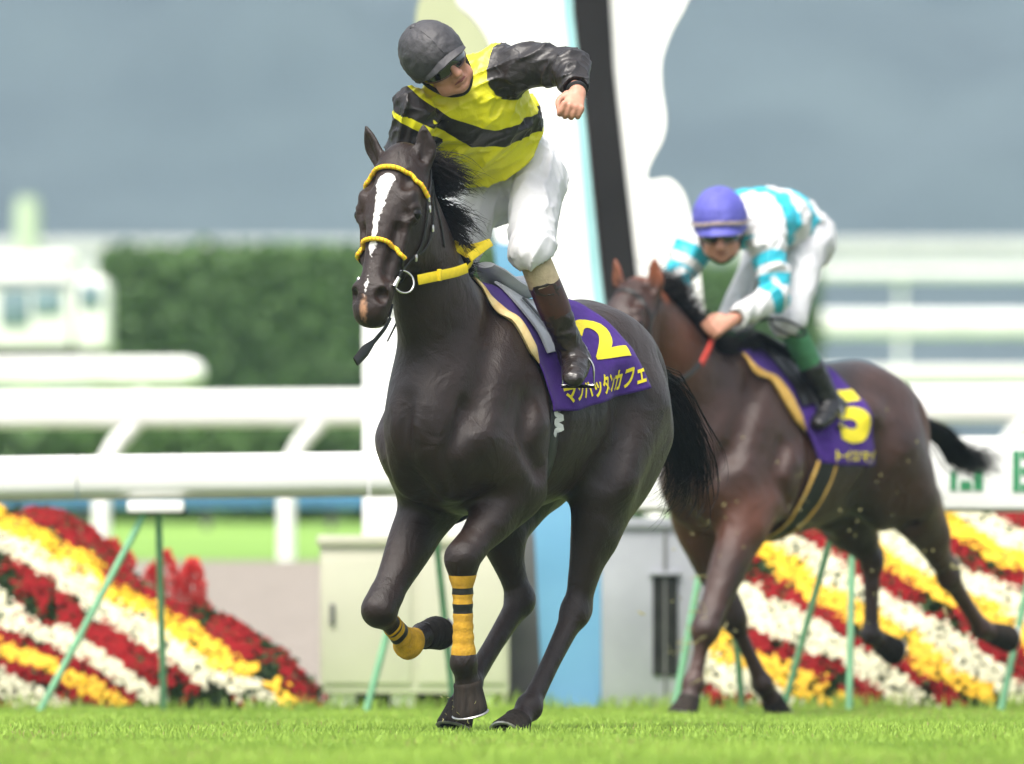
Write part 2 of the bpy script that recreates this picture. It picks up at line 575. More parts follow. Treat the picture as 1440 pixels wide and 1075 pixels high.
tag(blades('long_grass', 5000, -4.2, 4.2, 51.2, 52.3, .04, .12, M_GRASS, seed=9, dens=lambda x, y: .35 + .65 * (vnoise(x * 3, y, x * 0, 4) > .1), w=.004, lean=.9), 'longer ragged grass along the foot of the rail', 'grass', kind='stuff')

# ---- running rails
def rail_profile(hw, hh, n=14):
    a = np.linspace(0, 2 * np.pi, n, endpoint=False)
    e = 3.2
    return [(hw * np.sign(math.cos(t)) * abs(math.cos(t)) ** (2 / e), hh * np.sign(math.sin(t)) * abs(math.sin(t)) ** (2 / e)) for t in a]
def rail_bar(parent, name, pts, hw, hh, mat, seams=()):
    mb = MB()
    prof = rail_profile(hw, hh)
    n = len(prof)
    v = [(p[0], p[1] + a, p[2] + b) for p in pts for a, b in prof]
    f = [(i * n + j, i * n + (j + 1) % n, (i + 1) * n + (j + 1) % n, (i + 1) * n + j) for i in range(len(pts) - 1) for j in range(n)]
    f += [tuple(range(n - 1, -1, -1)), tuple((len(pts) - 1) * n + j for j in range(n))]
    mb.add(v, f)
    return mb.build(name, mat, parent)

def px_line(pairs, Y):
    return [at(a, b, Y) for a, b in pairs]

YR = 51.0
rail1 = empty('running_rail', (0, YR, 0)); tag(rail1, 'near white running rail on green splayed stands, in front of the flower beds', 'rail', 'white rails of the course')
_o1 = V(0, YR, 0)
def seg_between(x0, x1, Y=YR):
    yc = lambda x: np.interp(x, [-900, 0, 530, 1440, 2400], [687, 671, 665, 655, 645])
    return [at(x, yc(x), Y) - _o1 for x in (x0, x1)]
for a, b in ((-900, -402), (-400, 108), (110, 518), (520, 858), (860, 1298), (1300, 1798), (1800, 2400)):
    rail_bar(rail1, 'rail_bar', seg_between(a, b), .075, .094, M_WHITE)
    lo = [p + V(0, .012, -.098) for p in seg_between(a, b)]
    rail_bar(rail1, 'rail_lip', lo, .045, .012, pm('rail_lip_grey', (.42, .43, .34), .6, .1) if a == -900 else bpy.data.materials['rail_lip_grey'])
def stand(xc, legs, bracket=True):
    top = at(xc, np.interp(xc, [0, 530, 1440], [706, 700, 690]), YR) - _o1
    if bracket:
        mb = MB(); mb.box(top + V(.02, 0, -.03), (.26, .16, .055), .012); mb.build('bracket', M_WHITE_OLD, rail1)
        mb = MB(); mb.tube([top + V(-.1, 0, -.05), top + V(.16, 0, -.055)], .012, 6); mb.build('clamp', M_DARK, rail1)
    for lx, ly, dy in legs:
        foot = at(lx, ly, YR + dy) - _o1
        foot[2] = -.02
        t = top + V(np.sign(lx - xc) * .03, dy * .12, -.06)
        mb = MB(); mb.tube([t, t * .5 + foot * .5, foot], .0165, 8); mb.build('stand_leg', M_GREENP, rail1)
stand(213, [(50, 1015, -.15), (231, 1010, .5)])
stand(600, [(512, 1006, -.1), (640, 1004, .5)])
stand(1010, [(946, 992, -.1), (1045, 990, .5)])
stand(1190, [(1098, 985, .3), (1194, 992, -.2)])
stand(1478, [(1405, 985, -.1), (1500, 985, .5)])
stand(-260, [(-400, 1015, -.1), (-240, 1010, .5)])

# sign board fixed over the rail on the right
sb = empty('sign_board', (0, YR - .1, 0)); tag(sb, 'white board with green lettering fixed to the rail behind the tail of the bay horse', 'sign board')
_p0, _p1 = at(868, 668, YR - .1), at(1560, 661, YR - .1)
mb = MB(); _c = (_p0 + _p1) / 2 - V(0, YR - .1, 0)
mb.box(_c, (_p1[0] - _p0[0], .02, .33), .006); mb.build('panel', M_WHITE, sb)
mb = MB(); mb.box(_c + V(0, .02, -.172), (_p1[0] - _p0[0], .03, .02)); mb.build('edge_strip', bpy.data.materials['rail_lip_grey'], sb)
def glyph(x0, y0, x1, y1, strokes):
    mb = MB()
    for a, b, c, d in strokes:
        p, q = at(x0 + (x1 - x0) * a, y0 + (y1 - y0) * b, YR - .1), at(x0 + (x1 - x0) * c, y0 + (y1 - y0) * d, YR - .1)
        m_ = (p + q) / 2 - V(0, YR - .1, 0); m_[1] = -.013
        mb.box(m_, (abs(q[0] - p[0]), .004, abs(q[2] - p[2])))
    mb.build('lettering', M_GREENSIGN, sb, smooth=False)
glyph(1424, 634, 1470, 692, [(0, 0, .22, 1), (.25, 0, 1, .2), (.25, .4, .9, .6), (.25, .8, 1, 1)])
glyph(1336, 660, 1382, 690, [(0, .1, .2, 1), (.3, .55, .65, 1), (.72, 0, 1, 1)])
glyph(1500, 634, 1545, 692, [(0, 0, .22, 1), (.78, 0, 1, 1), (.22, .4, .78, .6)])

# second rail on the infield bank
Y2 = 78.0
rail2 = empty('running_rail', (0, Y2, .9)); tag(rail2, 'second white running rail on white posts, beyond the gravel path', 'rail', 'white rails of the course')
_o2 = V(0, Y2, .9)
_yc2 = lambda x: np.interp(x, [-900, 0, 1440, 2400], [583, 577, 568, 562])
rail_bar(rail2, 'rail_bar', [at(-900, _yc2(-900), Y2) - _o2, at(700, _yc2(700), Y2) - _o2], .09, .125, M_WHITE)
rail_bar(rail2, 'rail_bar', [at(703, _yc2(703), Y2) - _o2, at(2400, _yc2(2400), Y2) - _o2], .09, .125, M_WHITE)
for x in (-380, -120, 143, 403, 663, 923, 1183, 1400, 1660):
    base = at(x, 792, Y2) - _o2; base[2] = -.05
    topp = at(x + 48, _yc2(x) + 18, Y2) - _o2
    k = at(x, 660, Y2) - _o2
    mb = MB(); mb.tube([base, base * .5 + k * .5, k, k * .4 + topp * .6 + V(-.03, 0, 0), topp], .085, 10, flat=.8); mb.build('post', M_WHITE_OLD, rail2)

# blue strip of low boarding
bb = empty('blue_barrier', (0, 92, float(terrain_z(0, 92)))); tag(bb, 'low blue boarding seen in the gap under the near white rail', 'barrier')
_ob = V(0, 92, float(terrain_z(0, 92)))
for i, x in enumerate(range(-500, 2000, 176)):
    a, b = at(x, 714, 92) - _ob, at(x + 173, 690, 92) - _ob
    mb = MB(); mb.box((a + b) / 2, (b[0] - a[0], .06, b[2] - a[2]), .01); mb.build('panel', M_BLUEB, bb)
    c = at(x + 86, 714, 92) - _ob
    mb = MB(); mb.box(V(c[0], .05, c[2] / 2 - .05), (.06, .04, c[2] + .1)); mb.build('foot', M_GREYD, bb)

# rounded end of a third rail
Y3 = 104.0
rail3 = empty('running_rail', (0, Y3, 1.5)); tag(rail3, 'short white rail with rounded end in front of the clipped hedge', 'rail', 'white rails of the course')
_o3 = V(0, Y3, 1.5)
rail_bar(rail3, 'rail_bar', [at(-700, 529, Y3) - _o3, at(262, 525, Y3) - _o3], .12, .145, M_WHITE_OLD)
mb = MB(); e_ = at(262, 525, Y3) - _o3
mb.tube([e_ + V(-.01, 0, 0), e_ + V(.08, 0, 0), e_ + V(.15, 0, 0), e_ + V(.18, 0, 0)], [.145, .13, .09, .02], 14); mb.build('rail_end', M_WHITE_OLD, rail3)
for x in (-360, -60, 200):
    b_ = at(x, 540, Y3) - _o3
    mb = MB(); mb.tube([V(b_[0], 0, 0), V(b_[0], 0, b_[2])], .07, 10); mb.build('post', M_WHITE_OLD, rail3)

# far rails and low pale walls
def far_rail(x0, x1, y0, y1, Y, label, mat, posts=True, group='white rails of the course'):
    a, b = at(x0, y1, Y), at(x1, y0, Y)
    zb = float(terrain_z(0, Y))
    o = empty('course_rail', ((a[0] + b[0]) / 2, Y, zb)); tag(o, label, 'rail', group)
    w = b[0] - a[0]; c = V(0, 0, (a[2] + b[2]) / 2 - zb); hh = (b[2] - a[2]) / 2
    k = max(1, int(w / 12))
    for i in range(k):
        xa, xb = -w / 2 + w * i / k, -w / 2 + w * (i + 1) / k - .03
        rail_bar(o, 'rail_bar', [c + V(xa, 0, 0), c + V(xb, 0, 0)], min(.15, hh), hh, mat)
    if posts:
        for i in range(k * 3 + 1):
            x = -w / 2 + w * i / (k * 3)
            mb = MB(); mb.box(V(x, .2, (c[2]) / 2 - .1), (.14, .12, c[2] + .2 - hh * .2), .01); mb.build('post', M_WHITE_OLD, o)
M_PALE = pm('pale_concrete', (0.50, 0.50, 0.48), 0.8, 0.08, .6)
M_PALE2 = pm('pale_cream_wall', (0.60, 0.60, 0.55), 0.8, 0.08, .6)
far_rail(-800, 2300, 374, 392, 300, 'far white rail stretching across the infield below the hazy hill', M_WHITE, posts=True)
far_rail(1140, 2300, 438, 474, 180, 'broad white rail behind the bay horse, above the pale low wall', M_WHITE_OLD)
far_rail(1120, 2300, 515, 541, 120, 'cream rail just above the second running rail on the right', M_PALE2)
far_rail(-800, 2300, 338, 364, 420, 'farthest pale grey barrier at the foot of the wooded hill', M_PALE, posts=False)

# clipped hedge
def hedge(x0, x1, y0, Y, depth, label, seed):
    a, b = at(x0, y0, Y), at(x1, y0, Y)
    zb = float(terrain_z(0, Y)) - .1
    o = empty('clipped_hedge', ((a[0] + b[0]) / 2, Y, zb)); tag(o, label, 'hedge')
    w, hgt = b[0] - a[0], a[2] - zb
    mb = MB(); mb.box(V(0, 0, hgt / 2 - .05), (w - .3, depth - .3, hgt - .1)); mb.build('shaded_core', pm('hedge_shade', (0.02, 0.035, 0.015), .95, .3, 3), o)  # solid core coloured dark for the shade between the leaves
    g = np.random.default_rng(seed)
    n = 40000
    face = g.choice(4, n, p=[.6, .2, .1, .1])
    u, v = g.uniform(-.5, .5, n), g.uniform(0, 1, n)
    x = np.where(face < 2, u * w, np.where(face == 2, -w / 2, w / 2)); y = np.where(face == 0, -depth / 2, np.where(face == 1, u * 0 + (v - .5) * depth, u * depth)); z = np.where(face == 1, hgt, v * hgt)
    c = np.stack([x, y, z], 1) + g.normal(0, .06, (n, 3))
    c[:, 1] += .12 * vnoise(x * .9, z * .3, x * 0, seed)
    d1, d2 = g.normal(0, 1, (n, 3)), g.normal(0, 1, (n, 3))
    d1 /= np.linalg.norm(d1, axis=1)[:, None]; d2 = np.cross(d1, d2); d2 /= np.linalg.norm(d2, axis=1)[:, None]
    s1, s2 = .085, .05
    Vv = np.stack([c - d1 * s1, c + d2 * s2, c + d1 * s1, c - d2 * s2], 1).reshape(-1, 3)
    F = np.arange(n * 4).reshape(-1, 4)
    lf = mesh_obj('leaves', Vv, F, M_HEDGE, o, smooth=False)
    attr(lf, 'tone', np.repeat(np.clip(.4 + .35 * vnoise(x * .8, z * .25, x * 0, seed + 1) + g.normal(0, .15, n), 0, .9), 4))
M_HEDGE = grass_mat('hedge_leaves', (0.08, 0.145, 0.055), (0.15, 0.26, 0.085))
hedge(158, 760, 366, 128, 3.0, 'clipped green hedge left of the leading horse, under the far rail', 31)
hedge(890, 1135, 392, 150, 3.0, 'small green hedge behind the second jockey and his horse', 37)
hedge(-420, 900, 612, 96, 1.0, 'low dark hedge between the two white running rails', 39)

# white box truck parked at the left
tr = empty('box_truck', (*at(60, 505, 112)[:2], float(terrain_z(0, 112)))); tag(tr, 'white box truck parked at the left in front of the clipped hedge', 'truck')
_ot = np.array(tr.location)
def tbox(name, x0, y0, x1, y1, dy, dep, mat, bev=.03):
    a, b = at(x0, y1, 112) - _ot, at(x1, y0, 112) - _ot
    mb = MB(); mb.box(V((a[0] + b[0]) / 2, dy, (a[2] + b[2]) / 2), (b[0] - a[0], dep, b[2] - a[2]), bev); return mb.build(name, mat, tr)
tbox('cargo_box', -120, 362, 105, 492, 0, 1.7, M_WHITE)
tbox('roof_edge', -124, 360, 109, 374, 0, 1.78, M_WHITE)
tbox('cab', 107, 392, 156, 496, 0, 1.6, M_WHITE, .08)
tbox('side_window', 6, 412, 46, 462, -.86, .03, M_GLASS)
tbox('side_window', 52, 412, 92, 446, -.86, .03, M_GLASS)
tbox('cab_window', 116, 404, 146, 436, -.815, .03, M_GLASS)
tbox('side_stripe', -118, 398, 104, 407, -.86, .02, M_GREYC)
tbox('chassis', -110, 492, 150, 506, 0, 1.5, M_DARK)
for x in (-60, 128):
    c = at(x, 510, 112) - _ot
    for sd in (-.62, .62):
        mb = MB(); a_ = np.linspace(0, 2 * np.pi, 20)
        mb.tube([V(c[0], sd - .1, .28), V(c[0], sd + .1, .28)], .28, 18); w_ = mb.build('wheel', M_BLACK, tr)
        mb = MB(); mb.tube([V(c[0], sd - .112, .28), V(c[0], sd + .112, .28)], .14, 14); mb.build('hub', M_GREYC, w_)

# slim pale post at far left
pp = empty('slender_post', (*at(38, 350, 200)[:2], float(terrain_z(0, 200)))); tag(pp, 'slender pale green post rising above the white truck on the left', 'post')
_t = at(38, 278, 200); _b = V(_t[0], _t[1], float(terrain_z(0, 200)))
mb = MB(); mb.tube([V(0, 0, -.2), V(0, 0, (_t - _b)[2] * .96), V(0, 0, (_t - _b)[2])], [.24, .22, .18], 12); mb.build('shaft', pm('pale_green_post', (.42, .50, .36), .6, .1, 2), pp)
mb = MB(); mb.box(V(0, 0, .05), (.7, .7, .3), .03); mb.build('base', M_PALE, pp)
# ------------------------------------------------------------------ winning post, pillars, cabinets, flower beds
def prism(poly, y0, y1):
    """extrudes an (x,z) outline between two depths"""
    mb = MB(); n = len(poly)
    v = [(x, y0, z) for x, z in poly] + [(x, y1, z) for x, z in poly]
    f = [tuple(range(n - 1, -1, -1)), tuple(range(n, 2 * n))] + [(i, (i + 1) % n, n + (i + 1) % n, n + i) for i in range(n)]
    mb.add(v, f)
    return mb
YW = 54.2
wp = empty('winning_post', (*at(800, 990, YW)[:2], 0)); tag(wp, 'tall leaning winning post: white curved panel, black stripe and sky blue column', 'winning post')
_ow = np.array(wp.location)
def wpoly(pts, Y=YW, sub=4, closed_smooth=True):
    P = np.array(pts, float)
    if closed_smooth and sub > 1:
        Q = np.vstack([P[-1], P, P[0], P[1]]); out = []
        for i in range(1, len(Q) - 2):
            p0, p1, p2, p3 = Q[i - 1:i + 3]
            for t in np.arange(sub) / sub:
                out.append(.5 * ((2 * p1) + (p2 - p0) * t + (2 * p0 - 5 * p1 + 4 * p2 - p3) * t * t + (3 * p1 - p0 - 3 * p2 + p3) * t ** 3))
        P = np.array(out)
    return [tuple((at(a, b, Y) - _ow)[[0, 2]]) for a, b in P]
white_outline = [(640, -60), (641, 0), (662, 22), (684, 52), (694, 90), (697, 200), (697, 336), (745, 345), (760, 420), (800, 640), (905, 640), (1000, 600), (988, 420), (978, 340), (970, 298), (960, 268), (940, 250), (912, 252), (916, 228), (933, 195), (937, 165), (931, 120), (932, 82), (946, 42), (968, 0), (985, -60), (940, -160), (800, -200), (690, -150)]
prism(wpoly(white_outline)[::-1], 0, .22).build('white_panel', M_WHITE, wp, smooth=False)
prism(wpoly([(799, -190), (845, -190), (862, 100), (880, 260), (896, 400), (905, 560), (868, 560), (846, 380), (826, 180), (808, 20)], sub=1), -.05, -.003).build('black_stripe', M_BLACK, wp, smooth=False)
prism(wpoly([(785, -190), (797, -190), (806, 20), (824, 180), (844, 380), (866, 560), (852, 560), (830, 380), (812, 180), (793, 20)], sub=1), -.04, -.003).build('teal_edge', M_TEAL, wp, smooth=False)
prism(wpoly([(694, 342), (742, 348), (766, 430), (800, 560), (846, 690), (850, 1012), (764, 1012), (752, 760), (720, 520), (704, 420)], sub=1), -.02, .28).build('blue_column', M_SKYBLUE, wp, smooth=False)
# pale olive disc behind the panel
od = empty('round_sign', (*at(630, 990, 58)[:2], float(terrain_z(0, 58)))); tag(od, 'pale olive round sign showing beside the helmet of the leading jockey', 'sign')
_oo = np.array(od.location)
a_ = np.linspace(0, 2 * np.pi, 40, endpoint=False)
c_ = at(640, 30, 58) - _oo
poly = [(c_[0] + .205 * math.cos(t), c_[2] + .26 * math.sin(t)) for t in a_]
prism(poly[::-1], -.03, .03).build('disc', M_OLIVE, od, smooth=False)
mb = MB(); mb.tube([V(c_[0], .05, 0), V(c_[0], .05, c_[2])], .05, 10); mb.build('pole', M_WHITE_OLD, od)
# white pillar behind the horse's chest
wpil = empty('white_pillar', (*at(555, 990, 55)[:2], 0)); tag(wpil, 'white square pillar behind the chest and muzzle of the leading horse', 'pillar')
_op = np.array(wpil.location)
a, b = at(510, 1000, 55) - _op, at(602, 440, 55) - _op
mb = MB(); mb.box(V((a[0] + b[0]) / 2, 0, b[2] / 2), (b[0] - a[0], .30, b[2]), .015); mb.build('shaft', M_WHITE, wpil)
mb = MB(); mb.box(V((a[0] + b[0]) / 2, 0, b[2] + .02), (b[0] - a[0] + .04, .34, .04), .01); mb.build('cap', M_WHITE, wpil)

def cabinet(name, label, x0, y0, x1, y1, Y, dep, mat, feet=None):
    zb = 0.0
    a, b = at(x0, y1, Y), at(x1, y0, Y)
    o = empty(name, ((a[0] + b[0]) / 2, Y + dep / 2, zb)); tag(o, label, 'cabinet', 'cabinets beside the winning post')
    w, zt, z0 = b[0] - a[0], b[2], max(a[2], .0)
    mb = MB(); mb.box(V(0, 0, (zt + z0) / 2 - .02), (w, dep, zt - z0 - .04), .012); mb.build('housing', mat, o)
    mb = MB(); mb.box(V(0, 0, zt - .025), (w + .03, dep + .04, .05), .012); mb.build('lid', mat, o)
    return o, w, z0, zt
cb, w, z0, zt = cabinet('equipment_cabinet', 'cream metal cabinet with a small lock standing behind the galloping legs', 450, 753, 716, 976, 53.9, .5, M_BEIGE)
for x0, x1 in ((-.49, -.01), (.01, .49)):
    mb = MB(); mb.box(V((x0 + x1) / 2 * w, -.256, (z0 + zt) / 2 - .03), ((x1 - x0) * w - .02, .014, zt - z0 - .16), .004); d_ = mb.build('door', M_BEIGE, cb)
    if x0 < 0:
        mb = MB(); mb.box(V(-w * .435, -.27, (z0 + zt) / 2 + .0), (.026, .016, .10), .004); mb.build('lock', M_GREYD, d_)
for x in (-.38, -.06, .36):
    mb = MB(); mb.box(V(x * w, -.15, z0 / 2 - .01), (.125, .12, z0 + .02), .008); mb.build('foot', M_WHITE, cb)
mb = MB(); mb.box(V(0, .12, z0 / 2), (w - .06, .06, z0)); mb.build('plinth', M_DARK, cb)
cb2, w, z0, zt = cabinet('equipment_cabinet', 'grey metal cabinet with a tall dark slot between the two horses', 846, 729, 1008, 1000, 53.8, .5, M_GREYC)
mb = MB(); mb.box(V(.05 * w, -.256, (z0 + zt) / 2), (.012, .014, zt - z0 - .1)); mb.build('door_seam', M_GREYD, cb2)
a, b = at(918, 950, 53.8), at(953, 810, 53.8)
mb = MB(); mb.box(V((a[0] + b[0]) / 2 - cb2.location.x, -.252, (a[2] + b[2]) / 2), (b[0] - a[0], .02, b[2] - a[2]), .003); mb.build('slot', M_DARK, cb2, smooth=False)
mb = MB(); mb.box(V((a[0] + b[0]) / 2 - cb2.location.x, -.262, b[2] + .012), (b[0] - a[0] + .03, .03, .018), .003); mb.build('slot_hood', M_GREYC, cb2)
gp = empty('concrete_pillar', (*at(738, 990, 54.3)[:2], 0)); tag(gp, 'narrow dark grey pillar between the cream cabinet and the blue column', 'pillar')
a, b = at(716, 1000, 54.3), at(764, 728, 54.3)
mb = MB(); mb.box(V(0, .1, b[2] / 2), (b[0] - a[0], .2, b[2]), .012); mb.build('shaft', M_GREYD, gp)
mb = MB(); mb.box(V(0, .1, b[2] + .015), (b[0] - a[0] + .03, .23, .03), .008); mb.build('cap', M_GREYC, gp)

# ---- flower beds: banked chrysanthemums in curved coloured rows
M_RED = pm('red_chrysanthemum', (0.12, 0.002, 0.004), 0.8, 0.45, 45, col2=(0.27, 0.008, 0.009), spec=.15)
M_YEL = pm('yellow_chrysanthemum', (0.66, 0.34, 0.0), 0.65, 0.1, 40, col2=(0.80, 0.50, 0.004))
M_CRM = pm('white_chrysanthemum', (0.46, 0.44, 0.27), 0.65, 0.1, 40, col2=(0.64, 0.62, 0.46))
M_LEAF = grass_mat('chrysanthemum_leaves', (0.012, 0.030, 0.010), (0.06, 0.11, 0.03))
M_SOIL = pm('bed_soil', (0.035, 0.03, 0.02), 0.95, 0.3, 20, 0.5, 60)
def flower_bed(name, label, top, sgn, x_px0, x_px1, rows, slope, curve, seed, xref):
    """top: outline (px, py) of the bed's back edge; rows: (colour, thickness) outward in"""
    g = np.random.default_rng(seed)
    Yf, Yb = 52.2, 53.7
    sc = FPX / 53.0
    X0, X1 = (x_px0 - 720) / sc, (x_px1 - 720) / sc
    root = empty(name, ((X0 + X1) / 2, 53, 0)); tag(root, label, 'flower bed', 'striped flower beds behind the rail')
    o = np.array(root.location)
    tx = np.array([t[0] for t in top], float); tz = (898 - np.array([t[1] for t in top], float)) / sc + CAM_H
    ztop = lambda X: np.interp(X * sc + 720, tx, tz)
    def surf(X, t):
        """t 0 front foot .. 1 back crest"""
        H = ztop(X)
        a = t * np.pi / 2
        bump = .035 * vnoise(X * 5, t * 6, X * 0, seed) + .02 * vnoise(X * 13, t * 15, X * 0, seed + 4)
        return np.stack([X, Yf + (Yb - Yf) * (1 - np.cos(a)) * np.clip(H / .9, .25, 1) + 0 * X, H * np.sin(a) + bump], -1)
    xs = np.linspace(X0, X1, 40); ts = np.linspace(0, 1, 16)
    P = np.array([[surf(np.array(x), np.array(t)) for x in xs] for t in ts]) - V(0, 0, .03) - o
    back = P[-1].copy(); back[:, 2] = -.1; back[:, 1] += .2
    P = np.concatenate([P, back[None]])
    MB().grid(P).build('soil_bank', M_SOIL, root)
    # candidates
    n = 34000
    X = g.uniform(X0, X1, n); T = g.uniform(0, 1, n) ** .9
    S_ = surf(X, T)
    H = ztop(X)
    keep = (g.uniform(0, 1, n) < H / .95 * 1.2) & (H > .03)
    S_, X, T = S_[keep], X[keep], T[keep]
    xr = (X * sc + 720 - xref) / 300.0 * sgn
    gval = S_[:, 2] + slope * (X - (xref - 720) / sc) * sgn + curve * np.maximum(xr, 0) ** 2 + .034 * vnoise(X * 10, S_[:, 2] * 10, X * 0, seed + 2) + g.normal(0, .013, len(X)) + .060 * vnoise(X * 2.6, S_[:, 2] * 2.6, X * 0, seed + 3)
    gmax = np.percentile(gval, 99.7)
    edges = gmax - np.cumsum([0] + [r[1] * .72 for r in rows])
    # leaves everywhere
    m = len(S_)
    g1 = g.normal(0, 1, (m, 3)); g1 /= np.linalg.norm(g1, axis=1)[:, None]
    g2 = np.cross(g1, g.normal(0, 1, (m, 3))); g2 /= np.linalg.norm(g2, axis=1)[:, None]
    c = S_ - o + g.normal(0, .012, (m, 3))
    Vv = np.stack([c - g1 * .026, c + g2 * .013, c + g1 * .026, c - g2 * .013], 1).reshape(-1, 3)
    lv = mesh_obj('foliage', Vv, np.arange(m * 4).reshape(-1, 4), M_LEAF, root, smooth=False)
    attr(lv, 'tone', np.repeat(g.uniform(0, .9, m), 4)); lv['kind'] = 'stuff'
    nrmv = np.stack([0 * X, -np.cos(T * np.pi / 2) * .8 - .25, np.sin(T * np.pi / 2) + .35], 1)
    nrmv += g.normal(0, .22, nrmv.shape); nrmv /= np.linalg.norm(nrmv, axis=1)[:, None]
    names = {'r': ('red_flower_row', M_RED, .62, .019), 'y': ('yellow_flower_row', M_YEL, .85, .019), 'w': ('white_flower_row', M_CRM, .85, .019)}
    for i, (cname, th) in enumerate(rows):
        sel = (gval <= edges[i]) & (gval > edges[i + 1])
        col = cname[0]
        nm, mat, dens, rad = names[col]
        gap = vnoise(X * 6, S_[:, 2] * 6, X * 0, seed + 7) * .6 + vnoise(X * 19, S_[:, 2] * 19, X * 0, seed + 8) * .5
        p_ = dens * np.clip(1.15 - np.clip(gap + .2, 0, 1) * (1.6 if col == 'r' else .8), .05, 1) * (.3 + .7 * np.clip(S_[:, 2] / .26, 0, 1))
        sel &= g.uniform(0, 1, len(sel)) < p_
        sel &= S_[:, 2] > .02
        idx = np.nonzero(sel)[0]
        if len(idx) < 5: continue
        blossoms(nm, (S_ - o)[idx] + nrmv[idx] * .022, nrmv[idx], rad * g.uniform(.75, 1.25, len(idx)), mat, root, g)
    return root, surf
def blossoms(name, C, N, R, mat, parent, g):
    """each blossom: a domed rosette of seven petals"""
    m = len(C); k = 7
    A = np.cross(N, g.normal(0, 1, N.shape)); A /= np.linalg.norm(A, axis=1)[:, None]
    B = np.cross(N, A)
    vs_ = [C + N * (R * .45)[:, None]]
    for j in range(k):
        for f_, rr, hh in ((0, .55, .38), (.5, 1.0, -.05)):
            a = 2 * np.pi * (j + f_ ) / k
            vs_.append(C + (A * math.cos(a) + B * math.sin(a)) * (R * rr)[:, None] + N * (R * hh)[:, None])
    Vv = np.stack(vs_, 1)
    nv = Vv.shape[1]
    tri = []
    for j in range(k):
        a, b, c = 1 + 2 * j, 2 + 2 * j, 1 + 2 * ((j + 1) % k)
        tri += [(0, a, b), (0, b, c)]
    F = (np.arange(m)[:, None, None] * nv + np.array(tri)[None]).reshape(-1, 3)
    o = mesh_obj(name, Vv.reshape(-1, 3), F, mat, parent, smooth=False)
    o['kind'] = 'stuff'
    return o
bedL, surfL = flower_bed('flower_bed', 'bank of red, white and yellow flower stripes at the left, below the rail',
    [(-420, 700), (-100, 700), (0, 716), (60, 724), (110, 748), (165, 800), (225, 845), (285, 868), (345, 888), (400, 925), (440, 965), (466, 1003), (470, 1020)], 1, -420, 468,
    [('r', .22), ('y', .11), ('w', .12), ('r', .24), ('w', .15), ('r', .10), ('y', .12), ('r', .12), ('w', .16), ('r', .24), ('w', .12), ('r', .24), ('y', .13), ('r', .2), ('w', .2), ('y', .2), ('r', .2), ('w', .2), ('r', .2), ('y', .2), ('r', .2), ('w', .2), ('r', .6)], .50, .10, 21, 0)
bedR, surfR = flower_bed('flower_bed', 'bank of red, white and yellow flower stripes at the right, under the bay horse',
    [(984, 1010), (992, 930), (1010, 850), (1050, 790), (1110, 752), (1180, 720), (1240, 702), (1320, 700), (1440, 700), (1800, 700)], 1, 986, 1800,
    [('r', .18), ('y', .12), ('w', .14), ('r', .20), ('y', .13), ('w', .17), ('r', .18), ('w', .13), ('y', .14), ('r', .22), ('w', .16), ('y', .14), ('r', .20), ('w', .17), ('y', .14), ('r', .20), ('w', .16), ('y', .16), ('r', .14), ('w', .2), ('r', .2), ('y', .2), ('w', .2), ('r', .2), ('y', .2), ('w', .2), ('r', .6)], .60, .10, 22, 1240)

# red plume flowers beyond the crest of the left bed
M_PLUME = pm('red_plume', (0.55, 0.022, 0.03), 0.7, 0.35, 40, col2=(0.75, 0.07, 0.06))
def plume(px, py, hgt, Y, i, label):
    base = at(px, py, Y); base[2] = max(base[2], .1)
    r = empty('plume_flower', base); tag(r, label, 'flower', 'red plume flowers at the crest of the left bed')
    g = np.random.default_rng(100 + i)
    mb = MB(); mb.tube([V(0, 0, -.25), V(0, 0, .02)], .008, 6); mb.build('stem', M_GREENP, r)
    n = 420
    t = g.uniform(0, 1, n) ** .8
    rad = .055 * np.sin(np.pi * np.clip(t * .85 + .12, 0, 1)) ** .8
    a = g.uniform(0, 2 * np.pi, n)
    lean = g.normal(0, .12, 2)
    c = np.stack([rad * np.cos(a) + lean[0] * t * hgt, rad * np.sin(a) + lean[1] * t * hgt, t * hgt], 1)
    d = np.stack([np.cos(a) * .6, np.sin(a) * .6, np.ones(n)], 1); d /= np.linalg.norm(d, axis=1)[:, None]
    s = np.cross(d, g.normal(0, 1, (n, 3))); s /= np.linalg.norm(s, axis=1)[:, None]
    Vv = np.stack([c - s * .007, c + s * .007, c + d * .035], 1).reshape(-1, 3)
    mesh_obj('plume', Vv, np.arange(n * 3).reshape(-1, 3), M_PLUME, r, smooth=False)
    mb = MB()
    for k in range(5):
        b = k * 1.3 + i; mb.add([(0, 0, -.02), (.05 * math.cos(b) + .02, .05 * math.sin(b), .03), (.10 * math.cos(b), .10 * math.sin(b), .02), (.05 * math.cos(b), .05 * math.sin(b) + .02, .0)], [(0, 1, 2, 3)])
    mb.build('leaf_whorl', M_LEAF, r, smooth=False)
for i, (x, y, hh, lb) in enumerate([(160, 820, .20, 'red plume flower rising left of the slanted green rail leg'), (172, 815, .14, 'short red plume flower just right of the slanted green rail leg'),
        (212, 868, .24, 'red plume flower just left of the upright green rail leg'), (232, 860, .28, 'tall red plume flower behind the upright green rail leg'),
        (256, 868, .27, 'tallest broad red plume flower right of the upright green rail leg'), (272, 866, .25, 'red plume flower at the right end of the taller group'),
        (277, 890, .14, 'low red plume flower at the foot of the group, above the yellow row'), (302, 892, .08, 'smallest red plume flower, farthest right')]):
    plume(x, y, hh, 53.75, i, lb)

